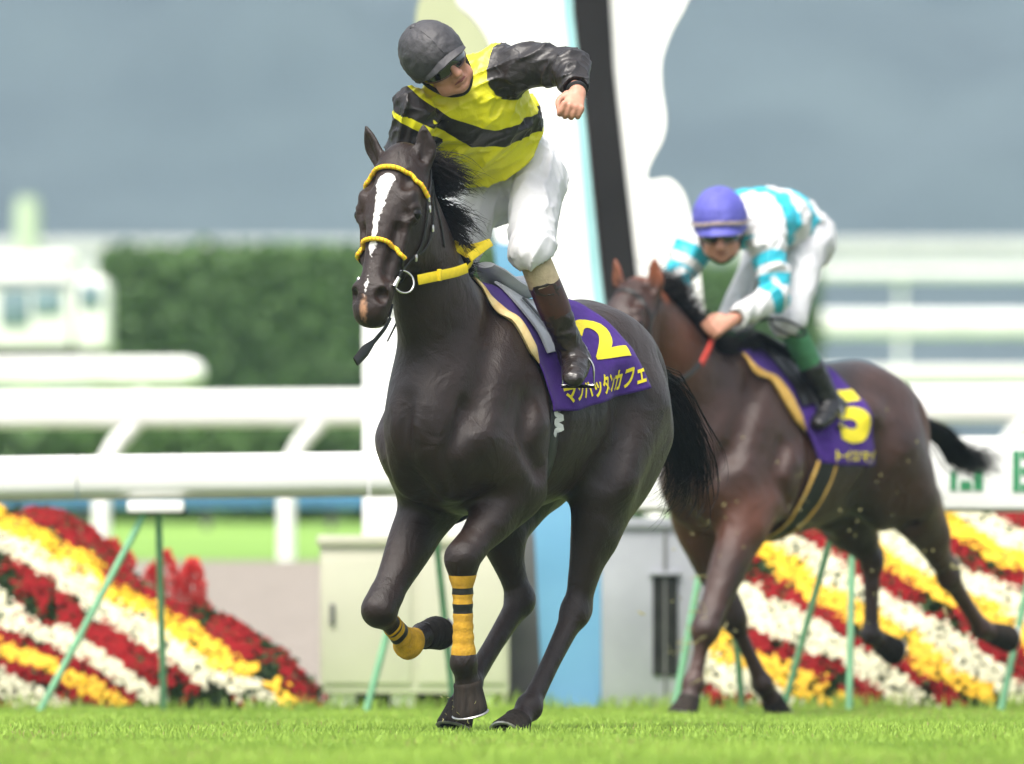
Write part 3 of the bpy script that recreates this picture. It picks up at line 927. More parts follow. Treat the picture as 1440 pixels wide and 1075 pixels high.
# air
hz = MB(); hz.box(V(0, 560, 100), (2600, 1400, 210))
M_HAZE, N_, L_, P_ = new_mat('haze_air')
N_.remove(P_)
pv = N_.new('ShaderNodeVolumePrincipled')
pv.inputs['Color'].default_value = (0.55, 0.78, 0.98, 1)
pv.inputs['Density'].default_value = 0.00030
pv.inputs['Anisotropy'].default_value = 0.0
L_.new(pv.outputs[0], N_['Material Output'].inputs['Volume'])
haze = hz.build('haze', M_HAZE, None, smooth=False); tag(haze, kind='stuff'); haze['label'] = 'pale blue-grey haze over the infield and the wooded hill'; haze['category'] = 'haze'
# ------------------------------------------------------------------ horses
def coat_mat(name, dark, light, tan_tint, spec=.32):
    m, N, L, P = new_mat(name)
    tc = N.new('ShaderNodeTexCoord')
    n1 = N.new('ShaderNodeTexNoise'); n1.inputs['Scale'].default_value = 3.5; n1.inputs['Detail'].default_value = 5
    L.new(tc.outputs['Object'], n1.inputs['Vector'])
    rp = N.new('ShaderNodeValToRGB')
    rp.color_ramp.elements[0].position, rp.color_ramp.elements[1].position = 0.32, 0.72
    rp.color_ramp.elements[0].color = (*dark, 1); rp.color_ramp.elements[1].color = (*light, 1)
    L.new(n1.outputs['Fac'], rp.inputs['Fac'])
    # white markings come from a signed distance stored on the vertices
    at1 = N.new('ShaderNodeAttribute'); at1.attribute_name = 'white_mark'
    nz = N.new('ShaderNodeTexNoise'); nz.inputs['Scale'].default_value = 75; nz.inputs['Detail'].default_value = 4
    L.new(tc.outputs['Object'], nz.inputs['Vector'])
    ma = N.new('ShaderNodeMath'); ma.operation = 'MULTIPLY_ADD'; ma.inputs[1].default_value = 0.026; ma.inputs[2].default_value = -0.013
    L.new(nz.outputs['Fac'], ma.inputs[0])
    ad = N.new('ShaderNodeMath'); ad.operation = 'ADD'
    L.new(at1.outputs['Fac'], ad.inputs[0]); L.new(ma.outputs[0], ad.inputs[1])
    mr = N.new('ShaderNodeMapRange'); mr.inputs[1].default_value = -0.003; mr.inputs[2].default_value = 0.003; mr.inputs[3].default_value = 1.0; mr.inputs[4].default_value = 0.0
    L.new(ad.outputs[0], mr.inputs[0])
    at2 = N.new('ShaderNodeAttribute'); at2.attribute_name = 'pink_mark'
    mr2 = N.new('ShaderNodeMapRange'); mr2.inputs[1].default_value = -0.01; mr2.inputs[2].default_value = 0.006; mr2.inputs[3].default_value = 0.85; mr2.inputs[4].default_value = 0.0
    ad2 = N.new('ShaderNodeMath'); ad2.operation = 'ADD'
    L.new(at2.outputs['Fac'], ad2.inputs[0]); L.new(ma.outputs[0], ad2.inputs[1])
    L.new(ad2.outputs[0], mr2.inputs[0])
    at3 = N.new('ShaderNodeAttribute'); at3.attribute_name = 'tan_mark'
    mt = N.new('ShaderNodeMix'); mt.data_type = 'RGBA'
    L.new(at3.outputs['Fac'], mt.inputs['Factor']); L.new(rp.outputs[0], mt.inputs['A']); mt.inputs['B'].default_value = (*tan_tint, 1)  # tan_mark blends the base colour towards this tan tone
    mx = N.new('ShaderNodeMix'); mx.data_type = 'RGBA'
    L.new(mr2.outputs[0], mx.inputs['Factor']); L.new(mt.outputs['Result'], mx.inputs['A']); mx.inputs['B'].default_value = (0.42, 0.22, 0.12, 1)
    mx2 = N.new('ShaderNodeMix'); mx2.data_type = 'RGBA'
    L.new(mr.outputs[0], mx2.inputs['Factor']); L.new(mx.outputs['Result'], mx2.inputs['A']); mx2.inputs['B'].default_value = (0.8, 0.78, 0.76, 1)
    L.new(mx2.outputs['Result'], P.inputs['Base Color'])
    P.inputs['Roughness'].default_value = 0.46
    P.inputs['Specular IOR Level'].default_value = spec
    P.inputs['Sheen Weight'].default_value = 0.03
    P.inputs['Sheen Roughness'].default_value = 0.45
    P.inputs['Sheen Tint'].default_value = (0.9, 0.62, 0.5, 1)
    # hair relief: fine strokes and slow ripples of muscle and skin
    mp = N.new('ShaderNodeMapping'); mp.inputs['Scale'].default_value = (60, 160, 60); mp.inputs['Rotation'].default_value = (0, 0.5, 0)
    L.new(tc.outputs['Object'], mp.inputs['Vector'])
    nh = N.new('ShaderNodeTexNoise'); nh.inputs['Scale'].default_value = 3.0; nh.inputs['Detail'].default_value = 3
    L.new(mp.outputs[0], nh.inputs['Vector'])
    nm = N.new('ShaderNodeTexNoise'); nm.inputs['Scale'].default_value = 9.0; nm.inputs['Detail'].default_value = 3; nm.inputs['Distortion'].default_value = 0.8
    L.new(tc.outputs['Object'], nm.inputs['Vector'])
    b1 = N.new('ShaderNodeBump'); b1.inputs['Strength'].default_value = 0.42; b1.inputs['Distance'].default_value = 0.03
    nv = N.new('ShaderNodeTexNoise'); nv.inputs['Scale'].default_value = 4.2; nv.inputs['Detail'].default_value = 1.5; nv.inputs['Distortion'].default_value = 0.5
    L.new(tc.outputs['Object'], nv.inputs['Vector'])
    v1 = N.new('ShaderNodeMath'); v1.operation = 'SUBTRACT'; v1.inputs[1].default_value = 0.52; L.new(nv.outputs['Fac'], v1.inputs[0])
    v2 = N.new('ShaderNodeMath'); v2.operation = 'ABSOLUTE'; L.new(v1.outputs[0], v2.inputs[0])
    v3 = N.new('ShaderNodeMapRange'); v3.interpolation_type = 'SMOOTHSTEP'; v3.inputs[1].default_value = 0.0; v3.inputs[2].default_value = 0.020; v3.inputs[3].default_value = 0.045; v3.inputs[4].default_value = 0.0
    L.new(v2.outputs[0], v3.inputs[0])
    v4 = N.new('ShaderNodeMath'); v4.operation = 'ADD'; L.new(nm.outputs['Fac'], v4.inputs[0]); L.new(v3.outputs[0], v4.inputs[1])
    L.new(v4.outputs[0], b1.inputs['Height'])
    b2 = N.new('ShaderNodeBump'); b2.inputs['Strength'].default_value = 0.55; b2.inputs['Distance'].default_value = 0.004
    L.new(nh.outputs['Fac'], b2.inputs['Height']); L.new(b1.outputs[0], b2.inputs['Normal'])
    L.new(b2.outputs[0], P.inputs['Normal'])
    rr = N.new('ShaderNodeMapRange'); rr.inputs[3].default_value = 0.28; rr.inputs[4].default_value = 0.50
    L.new(nh.outputs['Fac'], rr.inputs[0]); L.new(rr.outputs[0], P.inputs['Roughness'])
    return m

M_HAIR = pm('mane_hair', (0.007, 0.005, 0.0045), 0.5, 0.5, 40, 0.0, spec=0.22)
M_HOOF = pm('hoof_horn', (0.012, 0.009, 0.007), 0.75, 0.5, 45, 0.6, 60, spec=.15, col2=(0.034, 0.026, 0.020), stretch=(1, 1, .2))
M_SHOE = pm('steel_shoe', (0.45, 0.44, 0.42), 0.35, 0.2, 50, metal=0.9)
M_EYE = pm('eye_gloss', (0.005, 0.0035, 0.003), 0.16, 0.1, 10, spec=0.3)
M_LEATHER = pm('black_leather', (0.008, 0.007, 0.006), 0.42, 0.3, 60, 0.15, 200)
M_STEEL = pm('polished_steel', (0.62, 0.60, 0.57), 0.22, 0.1, 30, metal=1.0)

class Frame:
    """a horse's own axes: x forward, y to its left, z up, origin on the turf under the withers"""
    def __init__(s, px, py, Y, theta):
        w = at(px, py, Y)
        s.O = V(w[0], w[1], 0)
        t = math.radians(theta)
        s.F = V(-math.sin(t), -math.cos(t), 0)
        s.L = V(math.cos(t), -math.sin(t), 0)
        s.rz = math.atan2(s.F[1], s.F[0])
        s.R = np.stack([s.F, s.L, V(0, 0, 1)])
    def loc(s, P):
        return (np.asarray(P) - s.O) @ s.R.T
    def wld(s, P):
        return np.asarray(P) @ s.R + s.O
    def B(s, px, py, l):
        """point of the horse's vertical plane y = l seen under a photo pixel"""
        c = np.array([0, 0, CAM_H]); d = at(px, py, 40.0) - c
        t = (l - (c - s.O) @ s.L) / (d @ s.L)
        return s.loc(c + t * d)
    def ray(s, px, py):
        c = np.array([0, 0, CAM_H]); d = at(px, py, 40.0) - c
        return s.loc(c), nrm(d @ s.R.T)
    def hit(s, S, px, py):
        c, d = s.ray(px, py)
        t0 = (c @ -d) * -1
        t0 = -(c @ d) - 2.0
        ts = t0 + np.arange(0, 4.0, S.h * 0.5)
        P = c + ts[:, None] * d
        v = S.val(P)
        ins = ((P > S.lo) & (P < S.lo + S.h * (S.n - 1))).all(1)
        v = np.where(ins, v, 1)
        k = np.argmax(v < 0)
        return P[k] if (v < 0).any() else None

def leg_fore(S, E, K, F, C, k=0.02):
    ax = lambda a, b, t: a * (1 - t) + b * t
    S.chain([(*ax(E, K, -.15), .115, .085), (*ax(E, K, .12), .108, .083), (*ax(E, K, .42), .088, .078), (*ax(E, K, .74), .063, .062), (*K, .057, .057)], 0.05)
    S.chain([(*ax(K, E, .13), .052, .054), (*K, .055, .057), (*ax(K, F, .10), .050, .052)], 0.03)
    S.chain([(*K, .052, .051), (*ax(K, F, .16), .039, .037), (*ax(K, F, .5), .032, .030), (*ax(K, F, .82), .036, .034), (*F, .044, .042)], 0.025)
    S.ell(F, .041, 0.03)
    S.chain([(*F, .042, .041), (*ax(F, C, .5), .040, .040), (*C, .048, .048)], 0.02)
    sd = 1 if E[1] > 0 else -1
    bk = nrm(np.cross(nrm(K - E), V(0, 1, 0))); bk = bk if bk[0] < 0 else -bk
    S.chain([(*(ax(E, K, .02) + V(0, sd * .035, 0) - bk * .03), .05, .04), (*(ax(E, K, .30) + V(0, sd * .036, 0) - bk * .022), .052, .042), (*(ax(E, K, .66) + V(0, sd * .018, 0) - bk * .018), .026, .024)], .022)   # extensor muscle
    S.chain([(*(ax(E, K, .05) + bk * .055), .05, .05), (*(ax(E, K, .35) + bk * .040), .046, .048), (*(ax(E, K, .72) + bk * .026), .024, .026)], .022)   # flexor muscle
    S.ell(K + bk * .050, (.018, .018, .024), .03)
    b2 = nrm(np.cross(nrm(F - K), V(0, 1, 0))); b2 = b2 * np.sign(np.dot(b2, bk) + .01)
    S.chain([(*(K + b2 * .036), .015, .014), (*(ax(K, F, .5) + b2 * .031), .0125, .012), (*(ax(K, F, .9) + b2 * .034), .016, .015)], .012)   # flexor tendon
    S.ell(F + b2 * .032, .021, .02)

def leg_hind(S, ST, HK, F, C, back, k=0.02):
    ax = lambda a, b, t: a * (1 - t) + b * t
    S.chain([(*ax(ST, HK, -.1), .14, .09), (*ax(ST, HK, .2), .125, .085), (*ax(ST, HK, .5), .085, .066), (*ax(ST, HK, .8), .052, .047), (*HK, .048, .042)], 0.06)
    up = nrm(ST - HK)
    PH = HK + np.asarray(back) * .050 + up * .030
    S.ell(PH, .030, 0.04)
    S.cap(PH, ax(ST, HK, .55) + np.asarray(back) * .055, .020, .030, 0.045)
    S.ell(HK, (.055, .044, .06), 0.03)
    S.chain([(*HK, .052, .045), (*ax(HK, F, .2), .043, .038), (*ax(HK, F, .55), .036, .033), (*ax(HK, F, .85), .037, .035), (*F, .044, .042)], 0.025)
    S.ell(F, .041, 0.03)
    S.chain([(*F, .042, .041), (*ax(F, C, .5), .040, .040), (*C, .048, .048)], 0.02)
    b2 = nrm(np.cross(nrm(F - HK), V(0, 1, 0))); b2 = b2 * np.sign(np.dot(b2, back) + 1e-6)
    S.chain([(*(ax(HK, F, .08) + b2 * .045), .017, .015), (*(ax(HK, F, .5) + b2 * .036), .014, .013), (*(ax(HK, F, .92) + b2 * .036), .017, .016)], .012)
    S.ell(F + b2 * .032, .022, .02)
    S.chain([(*(ax(ST, HK, .35) + V(.03, np.sign(ST[1]) * .03, 0)), .045, .035), (*(ax(ST, HK, .78) - np.asarray(back) * .03), .020, .022)], .03)

def make_hoof(parent, C, T, front, size=1.0):
    """hoof with sloping wall and a steel shoe; C coronet centre, T centre of the sole, front: toe direction"""
    a = nrm(T - C)
    fr = nrm(np.asarray(front) - a * np.dot(front, a))
    sd = np.cross(a, fr)
    h = np.linalg.norm(T - C)
    n = 20
    ang = np.linspace(0, 2 * np.pi, n, endpoint=False)
    rings = [(-.020, .034, .0), (-.012, .043, .0), (-.004, .0465, .001), (.004, .0455, .002), (.35 * h, .050, .008), (.7 * h, .0555, .015), (h - .010, .0585, .020), (h - .003, .0575, .021), (h, .054, .021), (h - .001, .042, .018), (h - .012, .02, .012)]
    mb = MB(); v = []
    for z, r, o in rings:
        for t in ang:
            heel = 0.93 if math.cos(t) < -.5 else 1.0
            v.append(C + a * z + size * (fr * (o + r * math.cos(t) * heel) + sd * r * .97 * math.sin(t)))
    f = [(i * n + j, i * n + (j + 1) % n, (i + 1) * n + (j + 1) % n, (i + 1) * n + j) for i in range(len(rings) - 1) for j in range(n)]
    f.append(tuple((len(rings) - 1) * n + j for j in range(n)))
    f.append(tuple(range(n - 1, -1, -1)))
    mb.add(v, f)
    hoof = mb.build('hoof', M_HOOF, parent)
    ms = MB()
    arc = np.linspace(-2.45, 2.45, 20)
    pts = [C + a * (h + .003) + size * (fr * (.020 + .052 * math.cos(t)) + sd * .052 * math.sin(t)) for t in arc]
    ms.tube(pts, .0085, 6, up=a, flat=.6)
    ms.build('horseshoe', M_SHOE, hoof)
    return hoof

def build_horse(name, label, fr, H, coat, h=0.0075):
    root = empty(name, fr.O, fr.rz)
    tag(root, label, 'horse')
    S = SDF(H['lo'], H['hi'], h)
    # ---- barrel
    S.chain([( .36, 0, 1.10, .17, .115), ( .26, 0, 1.11, .27, .175), ( .12, 0, 1.14, .34, .215), (-.05, 0, 1.165, .375, .245), (-.28, 0, 1.155, .355, .275),
             (-.52, 0, 1.185, .335, .285), (-.76, 0, 1.225, .305, .265), (-.96, 0, 1.265, .275, .235), (-1.12, 0, 1.26, .20, .17)], 0.05, sub=6)
    # withers and back ridge
    S.chain([(.16, 0, 1.46, .09, .075), (.02, 0, 1.535, .075, .055), (-.14, 0, 1.53, .07, .055), (-.36, 0, 1.47, .06, .08), (-.7, 0, 1.50, .06, .10), (-.86, 0, 1.515, .06, .10)], 0.12)
    for sd in (-1, 1):
        # breast, shoulder, upper arm, triceps
        S.ell((.30, sd * .086, 1.03), (.16, .096, .19), 0.05, axes=[(1, 0, .25), (0, 1, 0), (-.25, 0, 1)])
        S.ell((.13, sd * .160, 1.20), (.15, .068, .30), 0.06, axes=[(1, sd * .12, .45), (0, 1, 0), (-.45, 0, 1)])
        S.ell((.02, sd * .20, 1.03), (.16, .07, .17), 0.05, axes=[(1, 0, .6), (0, 1, 0), (-.6, 0, 1)])
        # haunch: gluteal, thigh, buttock
        S.ell((-.88, sd * .135, 1.33), (.27, .125, .20), 0.08, axes=[(1, 0, .15), (0, 1, 0), (-.15, 0, 1)])
        S.ell((-.90, sd * .155, 1.12), (.24, .12, .30), 0.08, axes=[(1, 0, .3), (0, 1, 0), (-.3, 0, 1)])
        S.ell((-1.08, sd * .125, 1.14), (.115, .095, .28), 0.06, axes=[(1, 0, .05), (0, 1, 0), (-.05, 0, 1)])
        S.ell((-.62, sd * .225, 1.34), (.07, .04, .05), 0.10)
    # elbow/thigh roots follow the pose
    for E, sd in ((H['fl'][0], 1), (H['fr'][0], -1)):
        S.cap((.26, sd * .13, 1.06), E, .105, .10, 0.07)
        S.cap((.0, sd * .185, 1.10), E + V(-.05, 0, .02), .10, .075, 0.06)
    for ST, sd in ((H['hl'][0], 1), (H['hr'][0], -1)):
        S.cap((-.86, sd * .15, 1.18), ST, .19, .125, 0.08)
        S.cap((-1.0, sd * .14, 1.08), H['hl' if sd > 0 else 'hr'][0] * .55 + H['hl' if sd > 0 else 'hr'][1] * .45 + V(-.05, 0, 0), .14, .07, 0.08)
    # ---- neck
    S.chain(H['neck'], 0.10, W=H.get('neckW', (0, 1, 0)), sub=6)
    for ch in H.get('neck_extra', []):
        S.chain(ch, 0.06)
    # ---- legs
    for kf in ('fl', 'fr'):
        leg_fore(S, *H[kf][:4])
    for kh in ('hl', 'hr'):
        leg_hind(S, *H[kh][:4], H[kh + '_back'])
    # ---- head
    hd = H['head']
    P0, e1, W = hd['poll'], nrm(hd['e1']), nrm(hd['W'])
    e2 = nrm(np.cross(e1, W)); e2 = e2 if e2[0] > 0 else -e2
    W = nrm(np.cross(e2, e1)) * np.sign(np.dot(np.cross(e2, e1), W))
    q = hd.get('scale', 1.0)
    hp = lambda s_, d_, l_=0.0: P0 + (e1 * s_ + e2 * d_ + W * l_) * q
    AX = [e1, e2, W]
    rows = [(.00, -.035, .092, .082), (.06, -.035, .110, .104), (.14, -.048, .132, .116), (.22, -.058, .142, .106), (.30, -.048, .122, .088),
            (.38, -.028, .092, .072), (.45, -.014, .076, .064), (.52, -.008, .068, .068), (.572, -.014, .055, .062)]
    S.chain([(*hp(a, b), c * q, d * q) for a, b, c, d in rows], 0.03, W=W, sub=6)
    for sd in (-1, 1):
        S.ell(hp(.225, -.138, sd * .068), np.array((.115, .085, .036)) * q, .035, AX)     # round cheek
        S.ell(hp(.140, .034, sd * .092), np.array((.045, .030, .024)) * q, .03, AX)       # brow
        S.ell(hp(.198, .014, sd * .108), np.array((.036, .025, .020)) * q, .02, AX)     # eye socket rim
        S.chain([(*hp(.24, .018, sd * .086), .013, .013), (*hp(.37, -.002, sd * .072), .010, .010)], .025)   # facial crest
        S.ell(hp(.515, .022, sd * .050), np.array((.048, .032, .026)) * q, .02, AX)     # nostril flare
        S.ell(hp(.200, .022, sd * .130), np.array((.021, .015, .013)) * q, .012, AX, op='s')
        S.ell(hp(.532, .044, sd * .058), np.array((.031, .034, .024)) * q, .008, AX, op='s')
        S.chain([(*hp(.178, .002, sd * .118), .008, .008), (*hp(.180, .026, sd * .116), .009, .009), (*hp(.194, .040, sd * .104), .007, .007)], .010)   # upper lid
        S.chain([(*hp(.224, .006, sd * .112), .005, .005), (*hp(.222, .028, sd * .108), .005, .005)], .008)   # lower lid
        S.chain([(*hp(.27, .034, sd * .066), .010, .010), (*hp(.44, .022, sd * .054), .008, .008)], .035, op='s')
        S.ell(hp(.090, .050, sd * .080), np.array((.03, .014, .02)) * q, .035, AX, op='s')   # hollow above the eye
    S.ell(hp(.575, -.002), np.array((.040, .046, .052)) * q, .025, AX)      # upper lip
    S.ell(hp(.575, -.060), np.array((.034, .032, .040)) * q, .018, AX)      # lower lip and chin
    S.chain([(*hp(.590, -.036, -.055), .005, .005), (*hp(.608, -.038, 0), .005, .005), (*hp(.590, -.036, .055), .005, .005)], .010, op='s')
    # ears
    for sd, tip in zip((-1, 1), hd['ears']):
        b = hp(.0, -.030, sd * .074)
        tipv = P0 + (e1 * tip[0] + e2 * tip[1] + W * tip[2]) * q
        mid = b * .5 + tipv * .5 + W * sd * .012 + e2 * -.006
        ew = nrm(tip[3][0] * e1 + tip[3][1] * e2 + tip[3][2] * W)       # the ear's broad axis
        S.chain([(*b, .030, .028), (*(b * .72 + mid * .28), .024, .035), (*mid, .018, .040), (*(mid * .45 + tipv * .55), .013, .028), (*tipv, .006, .007)], .02, W=ew, sub=6)
        nface = nrm(np.cross(ew, tipv - b)); nface = nface * np.sign(np.dot(nface, e2) + .3 * np.dot(nface, W) * sd + 1e-6)
        S.chain([(*(b * .6 + mid * .4 + nface * .020), .010, .014), (*(mid + nface * .016), .011, .021), (*(mid * .4 + tipv * .6 + nface * .011), .006, .010)], .008, W=ew, op='s')
    for sd in (-1, 1):
        for pts, r, k_ in [([(.10, .13, 1.52), (.22, .16, 1.33), (.33, .17, 1.14)], .014, .06),
                           ([(-.13, .25, 1.38), (-.17, .26, 1.15), (-.10, .24, .93)], .014, .07),
                           ([(-.60, .27, 1.24), (-.62, .26, 1.08), (-.56, .25, .95)], .016, .08),
                           ([(-1.04, .23, 1.36), (-1.10, .22, 1.12), (-.98, .20, .86)], .013, .06),
                           ([(.36, .12, 1.16), (.40, .10, 1.00), (.33, .12, .86)], .010, .05),
                           ([(.05, .21, 1.16), (.10, .22, 1.05), (.03, .22, .95)], .010, .05)] + H.get('grooves', []):
            P = S.snap([(a, b * sd, c) for a, b, c in pts], r * 1.1)
            S.chain([(*p, r * 1.6, r * 1.6) for p in P], k_ * 1.25, op='s', sub=8)
    P = S.snap([(.46, 0, 1.18), (.46, 0, 1.0), (.36, 0, .84)], .004)
    S.chain([(*p, .013, .013) for p in P], .06, op='s')
    for c, r, k_ in H.get('bulges', []):
        S.ell(c, r, k_)
    Vt, F = S.mesh(2)
    body = mesh_obj('body', Vt, F, coat, root)
    # markings
    rel = (Vt - P0) / q
    sx, dx, lx = rel @ e1, rel @ e2, rel @ W
    wm = np.full(len(Vt), 1.0); pk = np.full(len(Vt), 1.0); tn = np.zeros(len(Vt))
    if hd.get('blaze'):
        cx = np.interp(sx, [b[0] for b in hd['blaze']], [b[1] for b in hd['blaze']])
        hw = np.interp(sx, [b[0] for b in hd['blaze']], [b[2] for b in hd['blaze']], left=-.05, right=-.05)
        wm = np.where((dx > -.04) & (sx > -.02) & (sx < .62) & (np.abs(lx) < .12), np.abs(lx - cx) - hw, 1.0)
        pk = np.sqrt(((sx - .580) / .034) ** 2 + ((lx + .002) / .013) ** 2) * .013 - .013
        pk = np.where((np.abs(lx) < .1) & (sx > .5) & (sx < .65) & (dx > -.03), pk, 1.0)
        lip = np.sqrt(((sx - .604) / .022) ** 2 + ((lx + .006) / .036) ** 2) * .016 - .016
        lip = (np.sqrt(((sx - .602) / .024) ** 2 + ((lx + .008) / .036) ** 2 + ((dx + .060) / .030) ** 2) - 1) * .02
        wm = np.where((np.abs(lx) < .1) & (sx > .56) & (sx < .68) & (dx > -.12), np.minimum(wm, lip), wm)
    if H.get('tan'):
        tn = H['tan'](Vt, sx, dx, lx)
    attr(body, 'white_mark', wm); attr(body, 'pink_mark', pk); attr(body, 'tan_mark', tn)
    # eyes
    for sd in (-1, 1):
        mb = MB()
        bm = bmesh.new(); bmesh.ops.create_uvsphere(bm, u_segments=16, v_segments=10, radius=.0235 * q)
        bm.verts.index_update()
        mb.add([np.array(v.co) + hp(.201, .011, sd * .1085) for v in bm.verts], [[v.index for v in f.verts] for f in bm.faces]); bm.free()
        mb.build('eye', M_EYE, root)
    # hooves
    for kk in ('fl', 'fr', 'hl', 'hr'):
        make_hoof(root, H[kk][3], H[kk][4], H[kk][5], 1.14)
    return root, S, hp, (e1, e2, W)

def strands(name, roots, dirs, length, mat, parent, n=7, rad=.0022, droop=0.5, wav=.02, spread=.25, seed=1, per=6, sub=None, colfn=None):
    """hair as many thin tapered three-sided strands; roots (m,3), dirs (m,3) start directions, length scalar or (m,)"""
    g = np.random.default_rng(seed)
    m = len(roots)
    R = np.repeat(np.asarray(roots, float), per, 0) + g.normal(0, .013, (m * per, 3))
    D = np.repeat(np.asarray(dirs, float), per, 0) + g.normal(0, spread, (m * per, 3))
    D /= np.linalg.norm(D, axis=1)[:, None]
    Ln = np.repeat(np.full(m, length) if np.isscalar(length) else np.asarray(length), per) * g.uniform(.55, 1.15, m * per)
    t = np.linspace(0, 1, n)
    grav = V(0, 0, -1)
    side = g.normal(0, 1, (m * per, 3)); ph = g.uniform(0, 6.28, m * per)
    P = R[:, None] + D[:, None] * (Ln[:, None] * t)[..., None] + grav * (droop * Ln[:, None] * t ** 2)[..., None] + side[:, None] * (wav * np.sin(ph[:, None] + 5 * t) * t)[..., None]
    N = m * per
    T = np.gradient(P, axis=1); T /= np.linalg.norm(T, axis=2)[..., None]
    A = np.cross(T, V(.3, .5, .81)); A /= np.linalg.norm(A, axis=2)[..., None] + 1e-9
    B = np.cross(T, A)
    rad_t = rad * (1 - .85 * t ** 1.5)
    k = 3
    vs_ = []
    for j in range(k):
        a = 2 * np.pi * j / k
        vs_.append(P + rad_t[None, :, None] * (math.cos(a) * A + math.sin(a) * B))
    Vv = np.stack(vs_, 2).reshape(-1, 3)            # N, n, k
    base = (np.arange(N) * n * k)[:, None, None]
    i, j = np.meshgrid(np.arange(n - 1), np.arange(k), indexing='ij')
    a = i * k + j; b = i * k + (j + 1) % k; c = (i + 1) * k + (j + 1) % k; d = (i + 1) * k + j
    F = (base + np.stack([a, b, c, d], -1).reshape(1, -1, 4)).reshape(-1, 4)
    return mesh_obj(name, Vv, F, mat, parent)
# ---- the leading horse
FR1 = Frame(665, 395, 40.0, 27.0)
B1 = FR1.B
H1 = dict(lo=(-1.55, -.52, -.02), hi=(1.02, .52, 2.25))
_E = B1(722, 690, .17); _K = B1(650, 785, .115); _F = B1(652, 932, .10); _C = B1(658, 963, .10); _T = B1(665, 1000, .105)
H1['fl'] = [_E, _K, _F, _C, _T, V(1, 0, .2)]
_E = B1(606, 708, -.17); _K = B1(533, 858, -.22); _F = B1(574, 905, -.245); _C = B1(596, 893, -.245); _T = B1(616, 880, -.25)
H1['fr'] = [_E, _K, _F, _C, _T, V(-.2, 0, -1)]
_S = B1(850, 672, .20); _K = B1(808, 862, .13); _F = B1(744, 995, .10); _C = B1(728, 1015, .095); _T = B1(715, 1040, .095)
H1['hl'] = [_S, _K, _F, _C, _T, V(1, 0, -.2)]; H1['hl_back'] = nrm(V(-.8, 0, -.35))
_S = V(-.45, -.19, .93); _K = B1(731, 845, -.12); _F = B1(660, 962, -.17); _C = B1(650, 990, -.175); _T = B1(642, 1026, -.18)
H1['hr'] = [_S, _K, _F, _C, _T, V(1, 0, .1)]; H1['hr_back'] = nrm(V(-.8, 0, -.35))
_P = B1(562, 232, 0.0); _M = B1(517, 452, 0.0)
H1['neck'] = [(.08, 0, 1.22, .30, .17), (.22, 0, 1.42, .24, .135), (.34, 0, 1.60, .20, .115), (.44, 0, 1.76, .17, .100), (.52, 0, 1.90, .14, .088), (_P[0] - .03, 0, _P[2] - .03, .10, .075)]
H1['head'] = dict(poll=_P, e1=_M - _P, W=V(0, 1, 0), scale=1.0,
                  ears=[(-.140, .03, -.150, (0, .45, .89)), (-.140, .03, .080, (0, -.45, .89))],
                  blaze=[(.070, .008, .012), (.085, .004, .030), (.115, .000, .033), (.145, .002, .022), (.19, .0, .019), (.24, -.002, .012), (.295, -.002, .009), (.325, -.002, .007), (.335, -.002, .013), (.36, -.004, .013), (.375, -.004, .004), (.40, .0, -.002), (.47, .0, -.003), (.49, .0, .007), (.52, 0, .002), (.55, 0, -.004)])
M_COAT1 = coat_mat('dark_brown_coat', (0.0115, 0.0060, 0.0045), (0.026, 0.0142, 0.0104), (0.05, 0.03, 0.02))
horse1, S1, hp1, ax1 = build_horse('racehorse', 'near-black racehorse with white blaze and yellow leg wraps, number 2 cloth', FR1, H1, M_COAT1)
def seglen(nm, H):
    for kk in ('fl', 'fr', 'hl', 'hr'):
        p = H[kk]
        print('LEG', nm, kk, [round(float(np.linalg.norm(p[i + 1] - p[i])), 3) for i in range(4)], 'joints', [tuple(np.round(x, 2)) for x in p[:5]])
seglen('h1', H1); print('HEADLEN', np.linalg.norm(_M - _P), _P, _M)
# ---- the second horse
FR2 = Frame(1045, 490, 49.0, 36.0)
B2 = FR2.B
H2 = dict(lo=(-1.75, -.55, -.02), hi=(1.30, .55, 2.10))
_E = B2(1045, 742, .17); _K = B2(992, 885, .17); _F = B2(975, 962, .15); _C = B2(969, 985, .15); _T = B2(964, 1008, .15)
H2['fl'] = [_E, _K, _F, _C, _T, V(1, 0, .2)]
_E = B2(985, 745, -.17); _K = B2(1030, 868, -.10); _F = B2(1072, 962, -.06); _C = B2(1086, 985, -.06); _T = B2(1098, 1003, -.06)
H2['fr'] = [_E, _K, _F, _C, _T, V(.8, 0, -.6)]
_S = B2(1280, 700, .20); _K = B2(1334, 812, .16); _F = B2(1380, 885, .15); _C = B2(1393, 890, .15); _T = B2(1418, 890, .15)
H2['hl'] = [_S, _K, _F, _C, _T, V(-.1, 0, -1)]; H2['hl_back'] = nrm(V(-.6, 0, .6))
_S = B2(1185, 722, -.19); _K = B2(1226, 790, -.15); _F = B2(1225, 893, -.15); _C = B2(1238, 903, -.15); _T = B2(1258, 908, -.15)
H2['hr'] = [_S, _K, _F, _C, _T, V(.2, 0, -1)]; H2['hr_back'] = nrm(V(-.8, 0, .3))
_P = B2(893, 412, 0.0)
H2['neck'] = [(.08, 0, 1.22, .30, .17), (.26, 0, 1.36, .235, .13), (.44, 0, 1.52, .185, .105), (.60, 0, 1.66, .155, .092), (.72, 0, 1.76, .13, .085), (_P[0] - .02, 0, _P[2] - .04, .10, .075)]
H2['head'] = dict(poll=_P, e1=V(.50, 0, -.62), W=V(.0, 1, 0), scale=1.0,
                  ears=[(-.125, .085, -.115, (0, .5, .86)), (-.125, .085, .095, (0, -.55, .83))])
